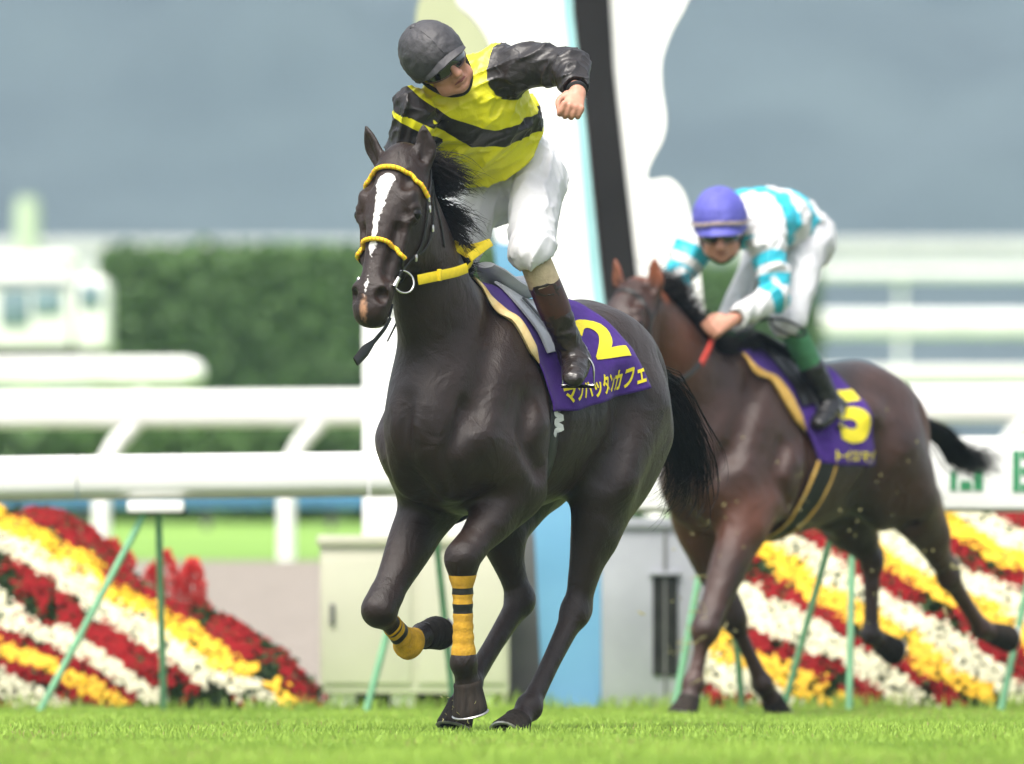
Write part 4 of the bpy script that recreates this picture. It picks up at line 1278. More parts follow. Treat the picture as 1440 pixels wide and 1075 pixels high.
def _tan2(Vt, sx, dx, lx):
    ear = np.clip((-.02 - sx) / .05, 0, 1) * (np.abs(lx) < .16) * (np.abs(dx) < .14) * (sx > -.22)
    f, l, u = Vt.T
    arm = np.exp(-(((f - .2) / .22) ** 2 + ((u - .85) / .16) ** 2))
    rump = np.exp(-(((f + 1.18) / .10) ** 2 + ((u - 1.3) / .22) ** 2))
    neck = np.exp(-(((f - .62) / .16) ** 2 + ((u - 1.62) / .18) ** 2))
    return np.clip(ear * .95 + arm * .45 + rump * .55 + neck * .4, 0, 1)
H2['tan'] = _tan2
M_COAT2 = coat_mat('bay_coat', (0.020, 0.0080, 0.0056), (0.056, 0.021, 0.0125), (0.18, 0.05, 0.020), .45)
horse2, S2, hp2, ax2 = build_horse('racehorse', 'dark bay racehorse with orange-brown ears galloping behind the leading horse', FR2, H2, M_COAT2, h=0.009)
seglen('h2', H2)
# ------------------------------------------------------------------ tack
M_PURPLE = pm('purple_cloth', (0.046, 0.014, 0.165), 0.9, 0.15, 30, 0.3, 220, spec=.25, sheen=0.05, col2=(0.062, 0.021, 0.205))
M_YTEXT = pm('yellow_print', (0.80, 0.66, 0.02), 0.75, 0.06, 60, 0.1, 200)
M_GOLD = pm('cream_pad_edge', (0.62, 0.42, 0.16), 0.85, 0.2, 25, 0.2, 120, col2=(0.75, 0.60, 0.32))
M_GOLD2 = pm('gold_pad_edge', (0.55, 0.30, 0.05), 0.85, 0.25, 25, 0.2, 120, col2=(0.66, 0.42, 0.12))
M_YELLOW = pm('yellow_webbing', (0.66, 0.50, 0.005), 0.7, 0.08, 60, 0.2, 300)
M_WRAP = pm('mustard_leg_wrap', (0.42, 0.22, 0.012), 0.9, 0.3, 30, 0.35, 160, col2=(0.58, 0.32, 0.02))
M_ORANGE = pm('orange_stitching', (0.62, 0.22, 0.01), 0.7, 0.2, 60)
M_SADDLE = pm('grey_white_saddle', (0.50, 0.51, 0.54), 0.4, 0.12, 12, 0.05, 60)
M_BROWNL = pm('dark_brown_leather', (0.035, 0.015, 0.010), 0.38, 0.4, 20, 0.1, 60)
M_REDREIN = pm('red_rein', (0.45, 0.035, 0.02), 0.6, 0.2, 40)
M_LOGO = pm('white_print', (0.62, 0.63, 0.62), 0.7, 0.1, 40)

def strap(S, pts, w, th, name, mat, parent, off=.004, n=40, snap=True):
    P = catmull(np.asarray(pts, float), max(2, n // max(1, len(pts) - 1)))
    if snap: P = S.snap(P, off)
    G = S.grad(P); G /= np.linalg.norm(G, axis=1)[:, None] + 1e-9
    return MB().tube(P, w / 2, 8, up=G, flat=th / w).build(name, mat, parent)

def saddle_cloth(root, fr, S, f0, f1, phiB, name, label, off=.014, seed=0):
    """drape over the back: f0(phi deg), f1(phi deg) edges, phiB(a) bottom angle in degrees"""
    cl = empty(name, fr.wld(V(-.3, 0, 1.6)), fr.rz)
    tag(cl, label, 'saddle cloth', 'numbered saddle cloths')
    o = V(-.3, 0, 1.6)
    na, nb = 44, 90
    A = np.linspace(0, 1, na); Bv = np.linspace(-1, 1, nb)
    Pp = np.zeros((nb, na, 3))
    for i, b in enumerate(Bv):
        for j, a in enumerate(A):
            ph = abs(b) * phiB(a)
            f = f0(ph) + (f1(ph) - f0(ph)) * a
            Pp[i, j] = (f, np.radians(ph) * np.sign(b), a)
    ff, pp, aa = Pp[..., 0].ravel(), Pp[..., 1].ravel(), Pp[..., 2].ravel()
    edge = np.clip((np.abs(np.repeat(Bv, na)) - .45) / .55, 0, 1)
    rip = off + .006 * edge * (1 + np.sin(ff * 26 + seed) ) + .012 * edge * np.clip((aa - .75) / .25, 0, 1) + .003 * vnoise(ff * 14, pp * 5, ff * 0, seed)
    P = surf_pts(S, ff, pp, rip)
    mb = MB().grid((P - o).reshape(nb, na, 3), .005)
    mb.build('cloth', M_PURPLE, cl)
    return cl, o
_drape = {}
def drape_radius(S):
    """radial distance of the back from its axis, eased so that cloth bridges the hollows"""
    if id(S) not in _drape:
        fs = np.arange(-1.0, .26, .02); ph = np.radians(np.arange(-184, 185, 4.0))
        A, Bq = np.meshgrid(fs, ph, indexing='ij')
        O = np.stack([A.ravel(), 0 * A.ravel(), np.full(A.size, 1.2)], 1)
        D = np.stack([0 * A.ravel(), np.sin(Bq.ravel()), np.cos(Bq.ravel())], 1)
        P = S.out(O, D, .52)
        R = np.linalg.norm(P - O, axis=1).reshape(A.shape)
        Q = R.copy()
        for _ in range(3):
            E = np.pad(Q, 1, mode='edge')
            Q = sum(E[i:i + Q.shape[0], j:j + Q.shape[1]] for i in range(3) for j in range(3)) / 9
        _drape[id(S)] = (fs, ph, np.maximum(R, Q))
    return _drape[id(S)]
def surf_pts(S, f, phi, off):
    fs, ph, R = drape_radius(S)
    D = np.stack([np.zeros_like(f), np.sin(phi), np.cos(phi)], 1)
    a = np.clip((f - fs[0]) / .02, 0, len(fs) - 1.001); b = np.clip((phi - ph[0]) / (ph[1] - ph[0]), 0, len(ph) - 1.001)
    i, j = a.astype(int), b.astype(int); u, w = a - i, b - j
    r = R[i, j] * (1 - u) * (1 - w) + R[i + 1, j] * u * (1 - w) + R[i, j + 1] * (1 - u) * w + R[i + 1, j + 1] * u * w
    return np.stack([f, np.zeros_like(f), np.full_like(f, 1.2)], 1) + D * (r + off)[:, None]

def text_on_cloth(cl, o, S, txt, fL, fR, phT, phB, off, name, bold=.02, ripple=None, seed=0):
    cu = bpy.data.curves.new('txt', 'FONT'); cu.body = txt; cu.offset = bold; cu.resolution_u = 4
    ob = bpy.data.objects.new('txt', cu); COL.objects.link(ob)
    dg = bpy.context.evaluated_depsgraph_get(); dg.update()
    me = bpy.data.meshes.new_from_object(ob.evaluated_get(dg))
    bpy.data.objects.remove(ob); bpy.data.curves.remove(cu)
    bm = bmesh.new(); bm.from_mesh(me)
    bmesh.ops.triangulate(bm, faces=bm.faces[:])
    for v in bm.verts: v.co.z = 0
    xs = [v.co.x for v in bm.verts]; ys = [v.co.y for v in bm.verts]
    x0, x1, y0, y1 = min(xs), max(xs), min(ys), max(ys)
    for _ in range(3):
        L_ = max(x1 - x0, y1 - y0) / (14 if len(txt) < 3 else 40)
        ed = [e for e in bm.edges if e.calc_length() > L_]
        if not ed: break
        bmesh.ops.subdivide_edges(bm, edges=ed, cuts=1)
        bmesh.ops.triangulate(bm, faces=[f for f in bm.faces if len(f.verts) > 3])
    bm.verts.index_update()
    c = np.array([v.co[:] for v in bm.verts]); F = np.array([[v.index for v in f.verts] for f in bm.faces])
    bm.free()
    u = (c[:, 0] - x0) / (x1 - x0); w = (c[:, 1] - y0) / (y1 - y0)
    f = fL + (fR - fL) * u
    ph = np.radians(phB(u) + (phT(u) - phB(u)) * w)
    P = surf_pts(S, f, ph, off(f, ph)) - o
    print('TEXT', txt, len(c))
    return mesh_obj(name, P, F, M_YTEXT, cl, smooth=False)

# leading horse: cloth, number and name
_f0a = lambda p: np.interp(p, [0, 11, 26, 46, 58, 93], [.08, .07, .02, -.03, -.07, -.12])
_f1a = lambda p: np.interp(p, [0, 30, 60, 95], [-.66, -.69, -.72, -.79])
_pBa = lambda a: np.interp(a, [0, .2, .55, 1], [98, 96, 88, 80])
cloth1, oc1 = saddle_cloth(horse1, FR1, S1, _f0a, _f1a, _pBa, 'saddle_cloth', 'purple saddle cloth with large yellow number 2 on the leading horse', seed=1)
def _offa(f, ph):
    a = (f - _f0a(np.degrees(ph))) / (_f1a(np.degrees(ph)) - _f0a(np.degrees(ph)))
    b = np.degrees(ph) / _pBa(a)
    edge = np.clip((b - .45) / .55, 0, 1)
    return .014 + .006 * edge * (1 + np.sin(f * 26 + 1)) + .012 * edge * np.clip((a - .75) / .25, 0, 1) + .003 * vnoise(f * 14, ph * 5, f * 0, 1) + .0055
text_on_cloth(cloth1, oc1, S1, '2', -.455, -.665, lambda u: 27 + 0 * u, lambda u: 60 + 0 * u, _offa, 'number', bold=.035)
text_on_cloth(cloth1, oc1, S1, 'マンハッタンカフェ', -.19, -.735, lambda u: 78 - 15 * u, lambda u: 92 - 15 * u, _offa, 'horse_name', bold=.032)
# second horse
_f0b = lambda p: np.interp(p, [0, 20, 36, 71, 105], [.08, .05, .0, -.13, -.20])
_f1b = lambda p: np.interp(p, [0, 30, 60, 110], [-.52, -.54, -.56, -.62])
_pBb = lambda a: np.interp(a, [0, 1], [106, 107])
cloth2, oc2 = saddle_cloth(horse2, FR2, S2, _f0b, _f1b, _pBb, 'saddle_cloth', 'purple saddle cloth with yellow number 5 half hidden by a black boot', seed=4)
def _offb(f, ph):
    a = (f - _f0b(np.degrees(ph))) / (_f1b(np.degrees(ph)) - _f0b(np.degrees(ph)))
    edge = np.clip((np.degrees(ph) / _pBb(a) - .45) / .55, 0, 1)
    return .014 + .006 * edge * (1 + np.sin(f * 26 + 4)) + .012 * edge * np.clip((a - .75) / .25, 0, 1) + .003 * vnoise(f * 14, ph * 5, f * 0, 4) + .006
text_on_cloth(cloth2, oc2, S2, '5', -.33, -.555, lambda u: 40 + 0 * u, lambda u: 88 + 0 * u, _offb, 'number', bold=.05)
text_on_cloth(cloth2, oc2, S2, 'トイロマイ', -.28, -.60, lambda u: 94 + 0 * u, lambda u: 103 + 0 * u, _offb, 'horse_name', bold=.03)

def pad_roll(cl, o, S, f0, ph0, ph1, name, mat, rmax, off):
    """padded roll along the front edge of the cloth"""
    t = np.linspace(0, 1, 30); ph = np.radians(ph0 + (ph1 - ph0) * t)
    f = f0(np.degrees(ph)) + .012 + .012 * np.sin(np.pi * t)
    P = surf_pts(S, f, ph, off) - o
    r = rmax * np.clip(np.minimum(.25 + t * 1.4, (1 - t) * 5 + .12), .1, 1)
    G = S.grad(P + o); G /= np.linalg.norm(G, axis=1)[:, None]
    MB().tube(P, r, 10, up=G, flat=.55).build(name, mat, cl)
pad_roll(cloth1, oc1, S1, _f0a, 4, 60, 'pad_edge', M_GOLD, .030, .014)
pad_roll(cloth2, oc2, S2, _f0b, 8, 76, 'pad_edge', M_GOLD2, .038, .016)

def girth(cl, o, S, f, ph0, ph1, w, mat, edge=None, off=.006):
    P = []
    for sd in (-1, 1):
        t = np.radians(np.linspace(ph0, 180, 30)) * sd
        fs = np.interp(np.abs(np.degrees(t)), [ph0, 180], f)
        Q = surf_pts(S, fs, t, off) - o
        P.append(Q if sd < 0 else Q[::-1][1:])
    P = np.concatenate(P)
    G = S.grad(P + o); G /= np.linalg.norm(G, axis=1)[:, None]
    gobj = MB().tube(P, w / 2, 10, up=G, flat=.12).build('girth', mat, cl)
    if edge:
        for s_ in (-1, 1):
            Q = S.snap(P + o + V(1, 0, 0) * s_ * w * .47, .014) - o
            MB().tube(Q, .010, 6, up=G, flat=.5).build('girth_edging', edge, gobj)
    return gobj
g1_ = girth(cloth1, oc1, S1, (-.165, -.12), 92, 180, .085, M_LEATHER)
girth(cloth2, oc2, S2, (-.25, -.12), 104, 180, .12, M_LEATHER, M_GOLD2)
# pale hand-lettered mark on the girth
t_ = np.linspace(0, 1, 26)
_ph = np.radians(97 + 18 * t_); _f = -.165 + .028 * np.sin(t_ * 15.5)
P = surf_pts(S1, _f, _ph, .013) - oc1
G = S1.grad(P + oc1); G /= np.linalg.norm(G, axis=1)[:, None]
MB().tube(P, .010, 6, up=G, flat=.15).build('girth_mark', M_LOGO, g1_)
# buckle and pale patch below
mb = MB(); P = surf_pts(S1, np.array([-.165, -.165]), np.radians([95., 97.]), .014) - oc1
mb.tube([P[0] + V(-.035, 0, 0), P[0] + V(.035, 0, 0)], .006, 6); mb.build('girth_buckle', M_STEEL, g1_)

# saddles
def saddle(fr, S, label, mat, f_c, group):
    r = empty('racing_saddle', fr.wld(V(f_c, 0, 1.62)), fr.rz); tag(r, label, 'saddle', group)
    o = V(f_c, 0, 1.62)
    top = lambda f: surf_pts(S, np.array([f]), np.array([0.0]), .03)[0]
    P = np.array([top(f_c + .16) + V(0, 0, .05), top(f_c + .10) + V(0, 0, .03), top(f_c) + V(0, 0, .02), top(f_c - .12) + V(0, 0, .03), top(f_c - .18) + V(0, 0, .055)]) - o
    MB().tube(catmull(P, 5), np.interp(np.linspace(0, 1, 21), [0, .2, .7, 1], [.035, .06, .10, .085]), 12, up=V(0, 0, 1), flat=.35).build('seat', mat, r)
    for sd in (1, -1):
        ph = np.radians(np.linspace(4, 52, 14)) * sd
        g = np.array([[surf_pts(S, np.array([f_c + .15 - .26 * a - .05 * abs(p)]), np.array([p]), .028)[0] - o for a in np.linspace(0, 1, 8)] for p in ph])
        MB().grid(g, .008).build('flap', mat, r)
        # stirrup leather
        ph = np.radians(np.linspace(15, 74 if sd > 0 else 70, 14)) * sd
        P = surf_pts(S, np.linspace(f_c + .06, f_c + .02, 14), ph, .042) - o
        MB().tube(P, .013, 6, up=np.tile(V(0, sd, .3), (14, 1)), flat=.25).build('stirrup_leather', M_LEATHER, r)
    return r, o
sad1, os1 = saddle(FR1, S1, 'small pale grey racing saddle on the leading horse, under the jockey in yellow', M_SADDLE, -.26, 'racing saddles')
sad2, os2 = saddle(FR2, S2, 'small black racing saddle on the bay horse, under the crouching jockey', M_LEATHER, -.24, 'racing saddles')

# ---- bridle of the leading horse
br = empty('bridle', FR1.wld(hp1(.2, 0)), FR1.rz); tag(br, 'black bridle with yellow browband and noseband on the leading horse', 'bridle')
ob = hp1(.2, 0)
def hstrap(pts, w, th, name, mat, parent, S=S1, hp=hp1, o=ob, off=.004, n=40):
    P = S.snap(catmull([hp(*p) for p in pts], max(2, n // (len(pts) - 1))), off)
    G = S.grad(P); G /= np.linalg.norm(G, axis=1)[:, None] + 1e-9
    return MB().tube(P - o, w / 2, 8, up=G, flat=th / w).build(name, mat, parent), P, G
def rolled_band(pts, name, mat, mat2, parent, S=S1, hp=hp1, o=ob):
    b, P, G = hstrap(pts, .017, .017, name, mat, parent, S, hp, o, off=.009, n=48)
    T = np.gradient(P, axis=0); T /= np.linalg.norm(T, axis=1)[:, None]
    Bn = np.cross(T, G)
    Q = catmull(P, 7); Gq = catmull(G, 7); Bq = catmull(Bn, 7)
    a = np.linspace(0, 2 * np.pi * 24, len(Q))
    H_ = Q + .0074 * (np.cos(a)[:, None] * Gq + np.sin(a)[:, None] * Bq)
    MB().tube(H_ - o, .0022, 4).build('twist_cord', mat2, b)
    return b
rolled_band([(.115, -.03, -.125), (.065, .05, -.085), (.048, .075, 0), (.065, .05, .085), (.115, -.03, .125)], 'browband', M_YELLOW, M_ORANGE, br)
rolled_band([(.365, -.02, -.085), (.335, .05, -.06), (.325, .065, 0), (.335, .05, .06), (.365, -.005, .085)], 'noseband', M_YELLOW, M_ORANGE, br)
for sd in (1, -1):
    hstrap([(.365, -.005, .085 * sd), (.395, -.05, .085 * sd), (.41, -.12, .045 * sd), (.41, -.14, .0)], .016, .005, 'noseband_strap', M_LEATHER, br)
    hstrap([(-.01, -.06, .05 * sd), (.05, -.06, .11 * sd), (.115, -.04, .125 * sd), (.20, -.07, .115 * sd), (.30, -.085, .10 * sd), (.39, -.05, .085 * sd), (.432, -.028, .072 * sd)], .017, .006, 'cheekpiece', M_LEATHER, br)
    hstrap([(.05, -.075, .11 * sd), (.16, -.115, .105 * sd), (.26, -.12, .10 * sd), (.35, -.07, .09 * sd)], .012, .005, 'cheek_strap', M_LEATHER, br)
    hstrap([(.02, -.09, .09 * sd), (.14, -.19, .10 * sd), (.20, -.24, .06 * sd), (.21, -.25, 0)], .014, .005, 'throat_lash', M_LEATHER, br)
    c = S1.snap(hp1(.435, -.030, .075 * sd), .012)[0]
    a = np.linspace(0, 2 * np.pi, 32, endpoint=False)
    e1_, e2_, W_ = ax1
    nrm_ = nrm(W_ * sd + e2_ * .75)
    u_ = nrm(np.cross(nrm_, e1_)); v_ = np.cross(nrm_, u_)
    cc = c + e2_ * -.022 + W_ * .004 * sd
    ring = MB().loop([cc + .041 * (math.cos(t) * u_ + math.sin(t) * v_) - ob for t in a], .0040, 8).build('bit_ring', M_STEEL, br)
    MB().tube([c + e2_ * .012 + nrm_ * .004 - ob, S1.snap(hp1(.47, -.015, .06 * sd), .004)[0] - ob], [.008, .011], 8).build('bit_bar', M_STEEL, ring)
for s_, d_, l_ in ((.118, -.035, .125), (.15, -.055, .122), (.33, -.08, .095), (.20, -.11, .11)):
    p = S1.snap(hp1(s_, d_, l_), .007)[0]
    MB().box(p - ob, (.012, .012, .026), .003).build('buckle', M_STEEL, br)

# reins of the leading horse (flat yellow webbing folded back in a loop)
rn = empty('rein', FR1.wld(B1(590, 392, .10)), FR1.rz); tag(rn, 'wide yellow rein from the bit ring of the leading horse', 'rein')
orr = B1(590, 392, .10)
def webbing(pts, w, name, mat, parent, o, upv, th=.005):
    P = catmull(np.asarray(pts, float), 8) - o
    return MB().tube(P, w / 2, 8, up=np.tile(np.asarray(upv, float), (len(P), 1)), flat=th / w).build(name, mat, parent)
_side = nrm(V(.35, 1, .05))
webbing([B1(588, 394, .100), B1(612, 389, .125), B1(640, 383, .14), B1(657, 377, .14)], .036, 'webbing', M_YELLOW, rn, orr, _side)
webbing([B1(657, 377, .14), B1(664, 369, .13), B1(659, 358, .115), B1(646, 349, .10), B1(636, 344, .07)], .034, 'webbing_turn', M_YELLOW, rn, orr, nrm(V(-.3, 1, -.5)))
webbing([B1(660, 363, .135), B1(672, 354, .14), B1(685, 344, .145), B1(690, 341, .12), B1(676, 346, .10), B1(650, 352, .06)], .030, 'webbing_loop', M_YELLOW, rn, orr, nrm(V(.2, 1, .45)))
MB().box(B1(618, 387, .134) - orr, (.012, .016, .042), .003).build('keeper', M_YELLOW, rn)
# loose strap hanging under the muzzle
ls = empty('loose_strap', FR1.wld(B1(546, 452, .0)), FR1.rz); tag(ls, 'black leather strap end hanging under the muzzle of the leading horse', 'strap')
_l0 = B1(546, 452, .0)
P = catmull([B1(549, 447, .02), B1(541, 462, .01), B1(528, 478, -.01), B1(516, 491, -.02), B1(500, 509, -.03)], 6) - _l0
MB().tube(P, np.interp(np.linspace(0, 1, len(P)), [0, .55, .8, 1], [.007, .009, .022, .018]), 8, up=np.tile(V(.4, 1, 0), (len(P), 1)), flat=.25).build('strap', M_LEATHER, ls)
mbk = MB().tube([B1(547, 446, .015) - _l0, B1(552, 428, .02) - _l0], .006, 6).build('strap_root', M_LEATHER, ls)

# bridle and red rein of the bay horse
br2 = empty('bridle', FR2.wld(hp2(.2, 0)), FR2.rz); tag(br2, 'plain black bridle on the bay horse behind', 'bridle')
ob2 = hp2(.2, 0)
for sd in (1, -1):
    hstrap([(-.01, -.06, .05 * sd), (.05, -.06, .11 * sd), (.115, -.04, .125 * sd), (.20, -.07, .115 * sd), (.30, -.085, .10 * sd), (.43, -.03, .075 * sd)], .018, .006, 'cheekpiece', M_LEATHER, br2, S2, hp2, ob2)
hstrap([(.115, -.03, -.125), (.065, .05, -.085), (.048, .075, 0), (.065, .05, .085), (.115, -.03, .125)], .020, .006, 'browband', M_LEATHER, br2, S2, hp2, ob2)
hstrap([(.365, -.02, -.085), (.335, .05, -.06), (.325, .065, 0), (.335, .05, .06), (.365, -.005, .085)], .018, .006, 'noseband', M_LEATHER, br2, S2, hp2, ob2)
rn2 = empty('rein', FR2.wld(B2(985, 520, .14)), FR2.rz); tag(rn2, 'red rubber rein held by the jockey in turquoise and white', 'rein')
or2 = B2(985, 520, .14)
P = catmull([B2(1004, 466, .10), B2(998, 488, .13), B2(986, 512, .155)], 6) - or2
MB().tube(P, .017, 8, up=np.tile(V(.3, 1, 0), (len(P), 1)), flat=.3).build('grip', M_REDREIN, rn2)
P = catmull([B2(987, 510, .153), B2(965, 530, .17), B2(935, 545, .15)], 6) - or2
MB().tube(P, .012, 8, up=np.tile(V(.3, 1, 0), (len(P), 1)), flat=.3).build('leather_end', M_LEATHER, rn2)

# ---- leg wraps of the leading horse
def leg_wrap(joint_a, joint_b, t0, t1, label, stripes, parent, S=S1, mat=M_WRAP, extra=.004):
    a, b = np.asarray(joint_a), np.asarray(joint_b)
    ax_ = nrm(b - a)
    u = nrm(np.cross(ax_, V(0, 1, 0))); v = np.cross(ax_, u)
    n, m = 24, 26
    ts = np.linspace(t0, t1, m); ang = np.linspace(0, 2 * np.pi, n, endpoint=False)
    O = np.repeat((a + (b - a) * ts[:, None]), n, 0)
    D = np.tile(np.cos(ang)[:, None] * u + np.sin(ang)[:, None] * v, (m, 1))
    vals = np.stack([S.val(O + D * t) for t in np.linspace(0, .09, 46)], 1)
    first = np.where((vals > 0).any(1), (vals > 0).argmax(1), 24)
    r = np.linspace(0, .09, 46)[first]
    r = np.minimum(r, .075).reshape(m, n)
    r = (r + np.roll(r, 1, 1) + np.roll(r, -1, 1)) / 3
    r = r + extra + .0016 * np.sin(ts * 60)[:, None]
    r[0] -= extra * .8; r[-1] -= extra * .8
    P = O.reshape(m, n, 3) + D.reshape(m, n, 3) * r[..., None]
    f = [(i * n + j, i * n + (j + 1) % n, (i + 1) * n + (j + 1) % n, (i + 1) * n + j) for i in range(m - 1) for j in range(n)]
    tt = (ts - t0) / (t1 - t0)
    mi = [1 if any(s0 <= (tt[i] + tt[i + 1]) / 2 <= s1 for s0, s1 in stripes) else 0 for i in range(m - 1) for j in range(n)]
    o = mesh_obj('leg_wrap', P.reshape(-1, 3), f, None, parent, True, [mat, M_LEATHER], mi)
    o['label'] = label
    return o
leg_wrap(H1['fl'][1], H1['fl'][2], .16, .92, 'mustard wrap with two dark bands', [(.14, .23), (.36, .46)], horse1)
leg_wrap(H1['fr'][1], H1['fr'][2], .42, 1.10, 'mustard wrap with dark bands on folded leg', [(.05, .14), (.26, .34)], horse1, mat=pm('bright_mustard_wrap', (0.62, 0.34, 0.012), .9, .2, 30, .3, 160))

# ---- manes, forelock, tails
def crest_roots(S, chain_pts, n, ts=(0, 1), upv=(-.75, 0, .66)):
    C = catmull(np.array([p[:3] for p in chain_pts]), 12)
    t = np.linspace(ts[0], ts[1], n)
    P = np.stack([np.interp(t, np.linspace(0, 1, len(C)), C[:, i]) for i in range(3)], 1)
    return S.out(P, np.tile(nrm(upv), (n, 1)), .4, -.01), t
R_, t_ = crest_roots(S1, H1['neck'], 22, (.28, 1.0))
g_ = np.random.default_rng(5)
D_ = np.stack([-.70 + g_.normal(0, .30, 22), .90 + g_.normal(0, .25, 22), .05 + g_.normal(0, .42, 22)], 1)
Ln = np.interp(t_, [.25, .5, .68, .85, 1], [.05, .09, .15, .19, .14]) * g_.uniform(.65, 1.3, 22)
strands('mane', R_, D_, Ln, M_HAIR, horse1, per=130, rad=.0022, droop=.35, wav=.020, spread=.085, seed=5, n=8)
R_ = np.array([hp1(-.03 + .03 * i / 6, -.02, -.03 + .01 * i) for i in range(7)])
strands('forelock', R_, np.tile(ax1[0] * .45 + ax1[1] * .5 + ax1[2] * .35, (7, 1)), .075, M_HAIR, horse1, per=40, rad=.0022, droop=.1, wav=.012, spread=.22, seed=6)
def tail(S, fr, pts, n, name, parent, seed, width, rad=.0024, spread=.10):
    """hair tail along a guide curve"""
    g = np.random.default_rng(seed)
    C = catmull(np.asarray(pts, float), 6)
    k = len(C)
    t = np.linspace(0, 1, k)
    V_, F_, off = [], [], 0
    ribs = []
    for i in range(n):
        o = g.normal(0, 1, 3) * V(.6, 1, .8)
        sp = np.interp(t, [0, .25, .7, 1], [.25, .7, 1, 1.35])[:, None] * width * o * .5
        w = .02 * np.sin(t[:, None] * 7 + g.uniform(0, 6, 3)) * t[:, None] * g.normal(0, 1, 3)
        e = g.uniform(.6, 1.0)
        m = max(5, int(k * e))
        ribs.append((C + sp + w)[:m])
    mb = MB()
    for P in ribs:
        mb.tube(P, rad * (1 - .8 * np.linspace(0, 1, len(P)) ** 2), 3, caps=False)
    return mb.build(name, M_HAIR, parent)
tail(S1, FR1, [(-1.13, 0, 1.40), B1(920, 538, .0), B1(938, 562, .02), B1(952, 602, .03), B1(966, 645, .03), B1(962, 682, .0), B1(940, 700, -.03)], 620, 'tail', horse1, 8, .095)
S1_dock = MB().tube([V(-1.08, 0, 1.42), V(-1.20, 0, 1.38), B1(930, 555, .0)], [.05, .045, .03], 10).build('tail_dock', M_COAT1, horse1)
tail(S2, FR2, [(-1.10, 0, 1.38), B2(1318, 610, .0), B2(1345, 640, .0), B2(1365, 650, .0), B2(1384, 652, .0), B2(1402, 668, .0)], 420, 'tail', horse2, 9, .075)
R_, t_ = crest_roots(S2, H2['neck'], 70, (.2, 1.0))
D_ = np.stack([-.7 + 0 * t_, .45 + .4 * np.sin(t_ * 17), .45 + .25 * np.sin(t_ * 11)], 1)
strands('mane', R_, D_, .13, M_HAIR, horse2, per=22, rad=.0032, droop=.1, wav=.03, spread=.28, seed=15)
R_ = np.array([hp2(-.03 + .03 * i / 6, -.02, -.03 + .01 * i) for i in range(7)])
strands('forelock', R_, np.tile(ax2[0] * .5 + ax2[1] * .45, (7, 1)), .12, M_HAIR, horse2, per=40, rad=.0026, droop=.1, wav=.02, spread=.3, seed=16)
# ------------------------------------------------------------------ jockeys
M_SKIN = pm('weathered_skin', (0.42, 0.19, 0.125), 0.5, 0.15, 30, 0.12, 150, col2=(0.52, 0.26, 0.18))
M_LIPS = pm('lips', (0.22, 0.06, 0.05), .5, .1)
def dye_mat(name, ca, cb, rough=0.42, sheen=0.0, bump=.35):
    m, N, L, P = new_mat(name)
    a = N.new('ShaderNodeAttribute'); a.attribute_name = 'dye'
    mr = N.new('ShaderNodeMapRange'); mr.inputs[1].default_value = -0.0015; mr.inputs[2].default_value = 0.0015
    L.new(a.outputs['Fac'], mr.inputs[0])
    tc = N.new('ShaderNodeTexCoord')
    nz = N.new('ShaderNodeTexNoise'); nz.inputs['Scale'].default_value = 14; nz.inputs['Detail'].default_value = 3
    L.new(tc.outputs['Object'], nz.inputs['Vector'])
    mx = N.new('ShaderNodeMix'); mx.data_type = 'RGBA'
    mx.inputs['A'].default_value = (*ca, 1); mx.inputs['B'].default_value = (*cb, 1)
    L.new(mr.outputs[0], mx.inputs['Factor'])
    hv = N.new('ShaderNodeHueSaturation')
    vr = N.new('ShaderNodeMapRange'); vr.inputs[3].default_value = .88; vr.inputs[4].default_value = 1.1
    L.new(nz.outputs['Fac'], vr.inputs[0]); L.new(vr.outputs[0], hv.inputs['Value']); L.new(mx.outputs['Result'], hv.inputs['Color'])
    L.new(hv.outputs[0], P.inputs['Base Color'])
    P.inputs['Roughness'].default_value = rough
    P.inputs['Specular IOR Level'].default_value = 0.45
    P.inputs['Sheen Weight'].default_value = sheen
    wv = N.new('ShaderNodeTexNoise'); wv.inputs['Scale'].default_value = 22; wv.inputs['Detail'].default_value = 3; wv.inputs['Distortion'].default_value = 1.2
    L.new(tc.outputs['Object'], wv.inputs['Vector'])
    b = N.new('ShaderNodeBump'); b.inputs['Strength'].default_value = bump; b.inputs['Distance'].default_value = .012
    L.new(wv.outputs['Fac'], b.inputs['Height']); L.new(b.outputs[0], P.inputs['Normal'])
    return m
M_SILK1 = dye_mat('yellow_and_black_silk', (0.68, 0.64, 0.014), (0.016, 0.013, 0.013))
M_SILK2 = dye_mat('white_and_turquoise_silk', (0.60, 0.60, 0.61), (0.025, 0.40, 0.52))
M_BREECH = pm('white_breeches', (0.52, 0.52, 0.55), 0.6, 0.05, 9, 0.25, 24, col2=(0.62, 0.62, 0.64))
M_STOCK = pm('beige_bandage', (0.42, 0.34, 0.22), 0.85, 0.15, 30, 0.3, 120)
M_GREENST = pm('green_stocking', (0.045, 0.17, 0.075), 0.85, 0.2, 30, 0.3, 150)
M_BOOT1 = pm('brown_black_boot', (0.012, 0.009, 0.008), 0.32, 0.3, 12, 0.4, 40, col2=(0.022, 0.013, 0.010))
M_BOOTCUFF = pm('dark_brown_boot_top', (0.042, 0.014, 0.010), 0.42, 0.3, 12, 0.1, 60)
M_BOOT2 = pm('black_boot', (0.010, 0.009, 0.010), 0.33, 0.3, 12, 0.3, 40)
M_HELM1 = pm('charcoal_helmet_cover', (0.030, 0.028, 0.032), 0.6, 0.2, 10, 0.7, 26, col2=(0.045, 0.043, 0.048))
M_HELM2 = pm('violet_blue_helmet_cover', (0.065, 0.065, 0.33), 0.65, 0.15, 12, 0.3, 30, col2=(0.10, 0.10, 0.42))
